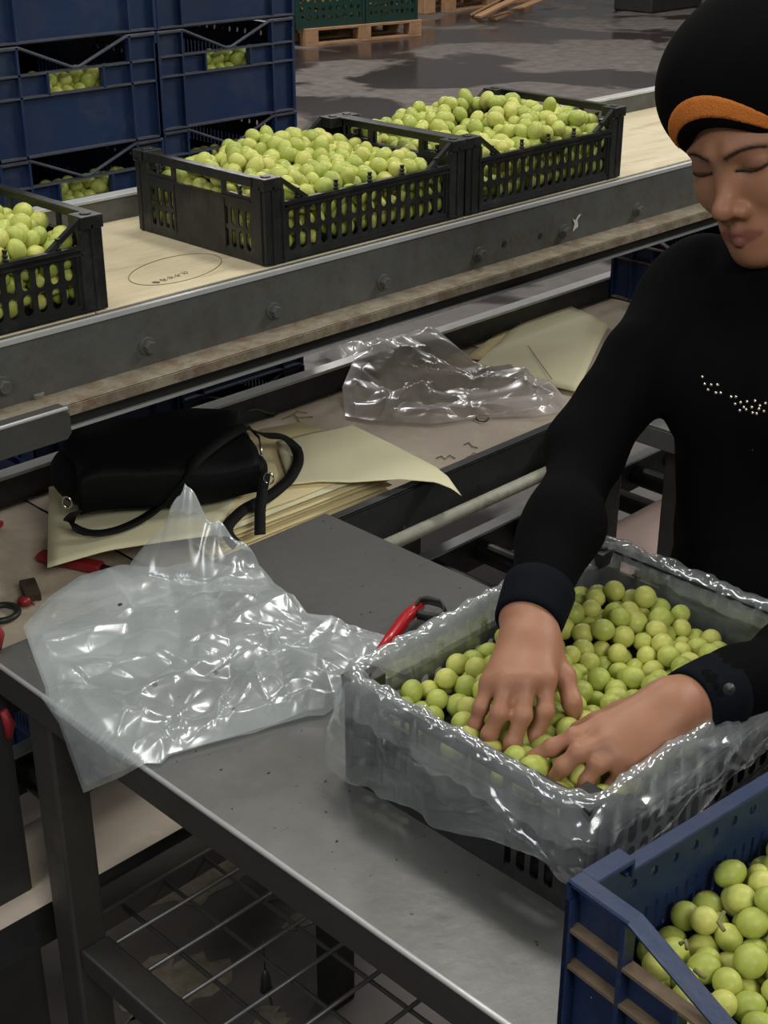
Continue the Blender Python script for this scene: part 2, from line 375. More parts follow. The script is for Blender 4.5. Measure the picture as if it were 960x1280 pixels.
for nm, a in (('front', (.010, TY0 + .09, RZ - .035, .05, -.115, RZ)), ('rear', (TX1 - .05, TY0 + .09, RZ - .035, TX1 - .012, -.06, RZ)),
              ('end', (.05, -.078, RZ - .035, TX1 - .055, -.036, RZ)), ('end', (.05, TY0 + .05, RZ - .035, TX1 - .055, TY0 + .09, RZ))):
    b = MB(); b.box(*a); b.build('rack_rail', M['steel_dull'], table, bevel=.003)
k = 0
y = -.13
while y > TY0 + .1:
    b = MB(); b.tube([(.045, y, RZ - .006), (TX1 - .045, y, RZ - .006)], .0029, 6); b.build('rack_wire', M['steel'], table, smooth=True); y -= .066
x = .10
while x < TX1 - .06:
    b = MB(); b.tube([(x, TY0 + .07, RZ - .010), (x, -.06, RZ - .010)], .0029, 6); b.build('rack_wire', M['steel'], table, smooth=True); x += .066

# specks on the table
b = MB(); r2 = random.Random(11)
for i in range(70):
    x = r2.uniform(.67, 1.17); y = r2.uniform(.52, 1.29); s_ = r2.uniform(.0004, .0011)
    b.sphere((x, y, TZ + s_ * .5), (s_ * r2.uniform(.8, 2), s_, s_ * .6), 6, 4)
tag(b.build('debris', M['speck']), 'tiny dry stem crumbs scattered on the steel table', 'debris', kind='stuff')

# dried dirt under the rack
b = MB(); r4 = random.Random(9)
for i in range(46):
    cx, cy, s_ = r4.uniform(.95, 2.1), r4.uniform(.55, 1.75), r4.uniform(.02, .10); ph = r4.uniform(0, 6)
    pts = [(cx + s_ * (1 + .35 * math.sin(3 * a + ph) + .2 * math.sin(7 * a + 2 * ph) + .12 * math.sin(13 * a)) * math.cos(a), cy + s_ * .8 * (1 + .3 * math.sin(2 * a + ph) + .2 * math.sin(6 * a)) * math.sin(a)) for a in [k * .196 for k in range(32)]]
    b._add([(cx, cy, .004)] + [(x, y, .0008) for x, y in pts], [(0, 1 + k, 1 + (k + 1) % 32) for k in range(32)])
tag(b.build('dried_dirt', M['mud'], smooth=True), 'pale dried dirt patches on the floor below the wire rack', 'dirt', kind='stuff')
# ------------------------------------------------------------------ upper conveyor
UZ = 1.16
up = thing('conveyor', 'upper conveyor deck with a galvanised bolted side beam carrying the black crates', 'conveyor', (0, 1.44, 0))
X0, X1 = -.2, 4.4
b = MB(); b.box(X0, 0, 1.078, X1, .006, UZ - .004); b.box(X0, .006, UZ - .006, X1, .024, UZ - .003)
b.build('side_beam', M['galv'], up, bevel=.001)
b = MB(); b.box(X0, -.002, UZ - .005, X1, .005, UZ + .001); tag(b.build('beam_lip', M['lip'], up), 'bright worn top lip of the beam')
b = MB(); b.box(X0, -.047, 1.074, X1, .006, 1.079); b.box(X0, -.049, 1.066, X1, -.045, 1.079); b.build('bottom_flange', M['flange'], up)
b = MB(); b.box(X0, -.010, 1.034, X1, .03, 1.070); b.build('under_channel', M['darksteel'], up)
b = MB(); b.box(X0, -.014, 1.031, X1, -.004, 1.0355); tag(b.build('channel_edge', M['lip'], up), 'thin bright lower edge')
for u, v in ((3, 483), (185, 433), (343, 389), (480, 353), (600, 318), (706, 289), (798, 262)):
    p = aty(u, v, 1.437); b = MB(); c = Vector((p[0], 0, p[2]))
    b.tube([c + Vector((0, .002, 0)), c + Vector((0, -.003, 0))], .012, 16); b.tube([c + Vector((0, -.003, 0)), c + Vector((0, -.012, 0))], .0085, 6)
    b.build('bolt', M['galv'], up, bevel=.0006)
for u, v in ((632, 305), (677, 295)):
    p = aty(u, v, 1.437); b = MB(); b.tube([(p[0], .001, p[2]), (p[0], -.0015, p[2])], .0045, 12); b.build('bolt_hole', M['rubber'], up)
p = aty(722, 278, 1.437); b = MB()
b.prism([(p[0] - .012, -.001, p[2] + .008), (p[0] - .006, -.001, p[2] - .002), (p[0] - .010, -.001, p[2] - .014), (p[0] + .004, -.001, p[2] - .008), (p[0] + .001, -.001, p[2] + .004), (p[0] + .010, -.001, p[2] + .012), (p[0] + .004, -.001, p[2] + .012), (p[0] - .004, -.001, p[2] + .004)], (0, -1, 0), .0008)
tag(b.build('paint_mark', M['white'], up), 'small white paint splash')
p = atz(47, 496, 1.08); b = MB(); b.tube([(p[0], p[1] - 1.44, 1.077), (p[0], p[1] - 1.44, 1.085)], .009, 6); tag(b.build('nut', M['flange'], up, bevel=.001), 'rusty nut lying loose on the flange')
# end cover plate
b = MB(); poly = [(-.2, -.062, 1.082), (.838, -.062, 1.082), (.845, -.062, 1.075), (.845, -.062, 1.050), (.838, -.062, 1.043), (-.2, -.062, 1.043)]
b.prism(poly, (0, 1, 0), .004); b.box(-.2, -.062, 1.079, .843, -.04, 1.083)
b.build('cover_plate', M['steel_dull'], up, bevel=.0015)
b = MB(); b.tube([(-.2, -.061, 1.0825), (.842, -.061, 1.0825)], .0025, 6); tag(b.build('plate_edge', M['lip'], up, smooth=True), 'bright worn edge of the cover plate')
# deck boards
xs = [X0, .95, 1.64, 2.45, X1]
for i in range(4):
    b = MB(); b.box(xs[i] + .0008, .024, UZ - .016, xs[i + 1] - .0008, .395, UZ - .0015); b.build('deck_board', M['wood'], up, bevel=.001)
b = MB(); b.box(X0, .395, UZ - .03, X1, .400, UZ + .034); b.box(X0, .400, UZ - .03, X1, .425, UZ - .024); b.build('rear_beam', M['galv'], up, bevel=.001)
b = MB(); b.box(X0, .392, UZ + .033, X1, .418, UZ + .038); tag(b.build('rear_lip', M['lip'], up, bevel=.001), 'bright top lip of the rear beam')
for x in (-.15, 4.25):
    for y in (.01, .36):
        b = MB(); b.box(x, y, 0, x + .05, y + .05, 1.035); b.build('leg', M['darksteel'], up, bevel=.003)
for x in (0.2, 1.3, 2.4, 3.5):
    b = MB(); b.box(x, .03, 1.10, x + .04, .395, 1.142); b.build('cross_member', M['darksteel'], up)
# pencil loops on the deck
def circ(cx, cy, rx, ry, rot, z, a0=0, a1=6.283, n=40):
    return [(cx + rx * math.cos(a0 + (a1 - a0) * i / n) * math.cos(rot) - ry * math.sin(a0 + (a1 - a0) * i / n) * math.sin(rot),
             cy + rx * math.cos(a0 + (a1 - a0) * i / n) * math.sin(rot) + ry * math.sin(a0 + (a1 - a0) * i / n) * math.cos(rot), z) for i in range(n + 1)]
b = MB(); p = atz(220, 335, UZ); b.tube(circ(p[0], p[1] - 1.44, .085, .05, .3, UZ - .0012), .0007, 4)
p = atz(195, 352, UZ); r3 = random.Random(5)
for i in range(5):
    q = [(p[0] + .014 * i + .005 * math.sin(t * 1.3 + i), p[1] - 1.44 + .012 * i * .2 + .006 * math.cos(t * 1.9 + i * 2), UZ - .0012) for t in range(7)]
    b.tube(q, .0006, 4)
tag(b.build('pencil_mark', M['pencil'], up), 'pencilled loop and scribbles on the board')

# ------------------------------------------------------------------ lower conveyor (flat bed)
LZ = .75
lo = thing('conveyor', 'lower flat conveyor bed with dark side rails under the upper deck', 'conveyor', (0, 1.35, 0))
b = MB(); b.box(-.3, 0, .725, 4.2, .006, .80); b.box(-.3, 0, .796, 4.2, .022, .80); b.box(-.3, 0, .724, 4.2, .03, .729); b.build('front_rail', M['dkrail'], lo, bevel=.0015)
for u, v in ((668, 570), (600, 607), (625, 595), (700, 552), (716, 541)):
    p = aty(u, v, 1.349); b = MB(); b.tube([(p[0], .001, p[2]), (p[0], -.001, p[2])], .0035, 10); b.build('rail_hole', M['rubber'], lo)
b = MB(); b.box(-.3, .480, .74, 4.2, .486, .795); b.build('rear_rail', M['dkrail'], lo, bevel=.0015)
b = MB(); b.box(-.3, .478, .795, 4.2, .506, .801); tag(b.build('rail_top', M['lip'], lo, bevel=.001), 'bright flat top of the rear rail')
b = MB(); b.box(-.3, .006, .735, 4.2, .48, .747); b.build('bed', M['darksteel'], lo)
for x in (1.815, 3.9, .05):
    for y in (-.045, .44):
        b = MB(); b.box(x, y, 0, x + .085, y + .040, .79 if y < 0 else .735); b.build('leg', M['steel_dull'], lo, bevel=.003)
b = MB(); b.tube([(1.22, -.022, .738), (2.1, -.022, .738)], .011, 14); tag(b.build('pipe', M['pipe'], lo, smooth=True), 'scuffed cream painted pipe along the front rail')

# liner sheets on the bed
def sheet(name, pts, z, material, label, cat, n=14, curl=None, group=None, thick=.0008, rag=0, seed=1):
    # pts: four world xy corners in order; bilinear grid; curl(s,t)->dz
    P = np.zeros((n, n, 3)); a, b_, c, d = [np.array(p[:2]) for p in pts]; rr = np.random.default_rng(seed)
    for i in range(n):
        for j in range(n):
            s_, t = i / (n - 1), j / (n - 1)
            q = (a * (1 - s_) + b_ * s_) * (1 - t) + (d * (1 - s_) + c * s_) * t
            if rag and (i in (0, n - 1) or j in (0, n - 1)): q = q + rr.normal(size=2) * rag
            P[i, j, :2] = q; P[i, j, 2] = z + (curl(s_, t) if curl else 0)
    b = MB(); b.grid(P); o = b.build(name, material, smooth=True, solid=thick)
    return tag(o, label, cat, group) if label else o
sheet('liner_sheet', [(.25, 1.357), (1.02, 1.357), (1.02, 1.829), (.25, 1.829)], LZ + .001, M['card'], 'worn pinkish liner sheet on the lower bed, left of the handbag', 'sheet', rag=.0005)
sheet('liner_sheet', [(1.025, 1.357), (2.08, 1.357), (2.08, 1.829), (1.025, 1.829)], LZ + .001, M['card'], 'worn pinkish liner sheet on the lower bed under papers and clear bag', 'sheet', rag=.0005)
sheet('liner_sheet', [(2.085, 1.357), (3.4, 1.357), (3.4, 1.829), (2.085, 1.829)], LZ + .001, M['card'], 'worn pinkish liner sheet on the lower bed beyond the folded cream papers', 'sheet', rag=.0005)
def px4(z, *q): return [atz(u, v, z) for u, v in q]
# stack of yellow papers: corners front-left, front-right, back-right, back-left
base = px4(.765, (272, 692), (486, 607), (372, 555), (160, 600))
rs = random.Random(3)
for i in range(14):
    dx, dy = rs.uniform(-.014, .014), rs.uniform(-.011, .011); a = .006 * math.sin(i * 2.1)
    pts = [(p[0] + dx + a * (j in (1, 2)), p[1] + dy) for j, p in enumerate(base)]
    sheet('paper_sheet', pts, LZ + .0035 + i * .0038, M['paper2'] if i % 3 else M['paper'], 'one of the yellow paper sheets in the uneven stack beside the handbag', 'paper', n=6,
          curl=lambda s_, t, i=i: .0016 * math.sin(3 * s_ + i) + .001 * math.cos(4 * t + i), group='yellow papers in the stack', thick=.0012, rag=.0012, seed=i)
PZ = LZ + .059
sheet('paper_sheet', px4(PZ, (58, 700), (268, 668), (330, 570), (60, 600)), PZ, M['paper'], 'large cream paper sheet lying under the black handbag', 'paper', curl=lambda s_, t: -.0016 + .002 * math.sin(3 * s_) + -.03 * max(0, .35 - s_))
def resample(pts, n):
    pts = np.array(pts, float); d = np.r_[0, np.cumsum(np.linalg.norm(np.diff(pts, axis=0), axis=1))]; t = np.linspace(0, d[-1], n)
    return np.stack([np.interp(t, d, pts[:, k]) for k in range(pts.shape[1])], 1)
def coons(left, right, bottom, top, n, mm):
    L_, Rr, B_, T_ = resample(left, n), resample(right, n), resample(bottom, mm), resample(top, mm)
    s_ = np.linspace(0, 1, mm)[None, :, None]; t = np.linspace(0, 1, n)[:, None, None]
    return (1 - t) * B_[None] + t * T_[None] + (1 - s_) * L_[:, None] + s_ * Rr[:, None] - ((1 - s_) * (1 - t) * B_[0] + s_ * (1 - t) * B_[-1] + (1 - s_) * t * T_[0] + s_ * t * T_[-1])
def pz(u, v, z): return atz(u, v, z)
z0 = PZ + .003
P = coons([pz(362, 606, z0), pz(345, 552, z0)], [pz(577, 620, LZ + .045), pz(560, 596, LZ + .056), pz(545, 584, LZ + .054)],
          [pz(362, 606, z0), pz(400, 602, z0 + .002), pz(440, 603, z0), pz(500, 599, z0 + .002), pz(545, 603, LZ + .058), pz(565, 611, LZ + .053), pz(577, 620, LZ + .045)],
          [pz(345, 552, z0), pz(385, 542, z0 + .004), pz(440, 531, z0 - .01), pz(495, 558, LZ + .054), pz(545, 584, LZ + .054)], 24, 40)
b = MB(); b.grid(P); tag(b.build('paper_sheet', M['paper'], smooth=True, solid=.0008), 'pale cream paper sheet right of the handbag curling over the dark rail', 'paper')
sheet('paper_sheet', px4(LZ + .01, (590, 460), (722, 490), (762, 405), (684, 369)), LZ + .010, M['paper'], 'cream paper sheet with a pencil line at the far end of the lower bed', 'paper', curl=lambda s_, t: .006 * math.sin(3 * t) * s_)
sheet('paper_sheet', px4(LZ + .005, (583, 447), (700, 470), (735, 400), (668, 378)), LZ + .005, M['paper2'], 'darker paper sheet mostly beneath the far cream sheet', 'paper')
b = MB(); b.tube([atz(660, 432, LZ + .016), atz(690, 474, LZ + .0155)], .0007, 4); tag(b.build('pencil_line', M['pencil']), 'thin dark pencil line across the far cream paper', 'pencil mark')

# scribbles / threads on liner
def thread(pts, z, material, name, label, r=.0008):
    b = MB(); b.tube([atz(u, v, z) for u, v in pts], r, 5); return tag(b.build(name, material, smooth=True), label, 'thread')
thread([(545, 573), (552, 570), (556, 574), (562, 569), (569, 573)], LZ + .003, M['speck'], 'loose_thread', 'dark curly thread on the liner near the rail')
thread([(580, 556), (586, 553), (590, 558), (597, 560)], LZ + .003, M['speck'], 'loose_thread', 'short dark thread farther from the rail')
thread([(580, 574), (588, 570), (592, 566), (598, 568), (584, 571)], LZ + .003, M['red_ink'], 'loose_thread', 'small red thread on the liner by the rail')
b = MB(); b.tube([atz(603 + 8 * math.cos(a * .7), 523 + 4 * math.sin(a * .7), LZ + .004 + .001 * (a % 3)) for a in range(26)], .0012, 5)
tag(b.build('dried_twig', M['speck'], smooth=True), 'small dried curled stem beside the clear bag', 'stem')

# ------------------------------------------------------------------ roller conveyor at the bottom
rc = thing('roller_conveyor', 'low roller conveyor under the flat bed with brown liners on it', 'conveyor', (0, 1.298, 0))
b = MB(); b.box(-.3, .266, .43, 4.2, .271, .497); b.build('rail', M['dkrail'], rc, bevel=.001)
b = MB(); b.box(-.3, .262, .497, 4.2, .290, .502); tag(b.build('rail_top', M['lip'], rc, bevel=.001), 'bright flat top of the far rail')
b = MB(); b.box(-.3, .004, .40, 4.2, .010, .478); b.build('rail', M['dkrail'], rc, bevel=.001)
x = .2
while x < 3.4:
    b = MB(); b.tube([(x, .012, .466), (x, .264, .466)], .0215, 18); b.build('roller', M['roller'], rc, smooth=False, bevel=.002); x += .125
for x in (.48, 2.9):
    for y in (.0, .25):
        b = MB(); b.box(x, y, 0, x + .04, y + .03, .43); b.build('leg', M['darksteel'], rc, bevel=.002)
sheet('liner_sheet', [(.45, 1.275), (1.35, 1.275), (1.35, 1.43), (.45, 1.43)], .489, M['card'], 'beige cardboard liner on the rollers seen under the steel table', 'sheet', n=6)
sheet('liner_sheet', [(1.42, 1.275), (3.3, 1.275), (3.3, 1.425), (1.42, 1.425)], .489, M['card2'], 'rosy brown cardboard liner on the rollers behind the woman', 'sheet', n=6)

# second steel table behind the woman
t2 = thing('side_table', 'small steel table corner showing behind the woman\'s waist', 'table', (1.78, .70, 0))
b = MB(); b.box(0, 0, .845, .28, .62, .85); b.box(0, 0, .812, .004, .62, .846); b.box(0, .616, .812, .28, .62, .846); b.build('tabletop', M['steel'], t2, bevel=.002)
for x in (.12, .23):
    for y in (.01, .48):
        b = MB(); b.box(x, y, 0, x + .04, y + .04, .845); b.build('leg', M['steel_dull'], t2, bevel=.003)

# post at the left edge
lp = thing('machine_post', 'dark upright machine post at the left picture edge with red fittings', 'post', (.668, 1.312, 0))
b = MB(); b.box(-.07, .0, 0, .012, .034, .86); b.build('column', M['darksteel'], lp, bevel=.006)
for z, r in ((.868, .009), (.745, .007)):
    b = MB(); b.tube([(.002, -.004, z + .02), (.006, -.006, z), (.004, -.004, z - .02)], [r * .7, r, r * .6], 12); tag(b.build('knob', M['redd'], lp, smooth=True), 'dull red knob')

# ------------------------------------------------------------------ background pallets
def pallet(loc, rz, label, L=1.2, D=.8):
    t = thing('pallet', label, 'pallet', loc, rz)
    for y in (0, D / 2 - .05, D - .1):
        for x in (0, L / 2 - .07, L - .14):
            b = MB(); b.box(x, y, .022, x + .14, y + .1, .125); b.build('block', M['pallet'], t, bevel=.004)
        b = MB(); b.box(0, y, 0, L, y + .1, .022); b.build('bottom_board', M['pallet'], t, bevel=.002)
    for i in range(7):
        y = i * (D - .09) / 6; b = MB(); b.box(0, y, .125, L, y + .09, .147); b.build('top_board', M['pallet'], t, bevel=.002)
    return t
A = atz(382, 58, 0); B = atz(527, 45, 0); ang = math.atan2(B[1] - A[1], B[0] - A[0]); Lp = float(np.linalg.norm(B - A))
pallet((A[0], A[1], 0), ang, 'wooden pallet on the wet floor carrying two dark green crates', L=Lp)
def green_crate(loc, rz, W_, D_, H_, label):
    t = thing('produce_crate', label, 'crate', loc, rz, 'green crates on the far pallet')
    b = MB(); nC = 9; w = (W_ - .06) / nC
    for i in range(nC):
        for r in range(3): b.cell((.03 + i * w, 0, .05 + r * (H_ - .11) / 3), (1, 0, 0), (0, 0, 1), -.006, w, (H_ - .11) / 3, w * .6, (H_ - .11) / 3 * .6, 8)
    b.box(.0, -.004, 0, W_, .01, .05); b.box(0, -.012, H_ - .06, W_, .012, H_); b.build('front_panel', M['green_plastic'], t)
    for xa in (0, W_ - .03): b = MB(); b.box(xa, -.008, 0, xa + .03, .03, H_); b.build('corner_post', M['green_plastic'], t)
    b = MB(); b.box(0, .01, .0, .01, D_, H_); b.box(W_ - .01, .01, 0, W_, D_, H_); b.box(0, D_ - .01, 0, W_, D_, H_); b.box(.01, .01, 0, W_ - .01, D_ - .01, .01); b.build('side_panel', M['green_plastic'], t)
    b = MB(); rr = random.Random(int(W_ * 100))
    for i in range(90): b.sphere((rr.uniform(.04, W_ - .04), rr.uniform(.03, .1), rr.uniform(.05, H_ - .07)), .022, 8, 5)
    tag(b.build('contents', M['stem'], t, smooth=True), kind='stuff')
    return t
ca, sa = math.cos(ang), math.sin(ang)
def onp(x, y): return (A[0] + ca * x - sa * y, A[1] + sa * x + ca * y, .147)
wc = Lp * .575
g1 = green_crate(onp(-.08, .03), ang, wc, .6, .33, 'left dark green crate on the far wooden pallet')
g2 = green_crate(onp(wc - .07, .03), ang, Lp - wc + .04, .6, .33, 'right dark green crate on the far wooden pallet')
B0 = atz(560, 16, 0)
p2 = pallet((B0[0], B0[1], 0), ang + .25, 'far wooden pallet with loose broken planks leaning on it', L=1.55)
for i, (a, c) in enumerate((((590, 18, .02), (640, -8, .24)), ((615, 24, .02), (690, -6, .14)), ((597, 21, .06), (665, -12, .26)))):
    b = MB(); b.bar(atz(*a), atz(*c), .10, .022); tag(b.build('broken_plank', M['pallet'], bevel=.002), ['lowest splintered plank leaning on the far pallet', 'plank sticking out furthest to the right of the far pallet', 'middle splintered plank leaning on the far pallet'][i], 'plank')
pp = atz(535, 18, 0); b = MB(); b.box(pp[0] - .05, pp[1], 0, pp[0] + .12, pp[1] + .15, .30); tag(b.build('wood_block', M['pallet'], bevel=.01), 'upright wooden block between the two far pallets', 'block')
pp = atz(838, 14, 0); b = MB(); b.box(pp[0] - .35, pp[1], 0, pp[0] + .6, pp[1] + .5, .5); tag(b.build('dark_crate', M['darksteel'], bevel=.02), 'dark box on the wet floor at the top edge', 'box')

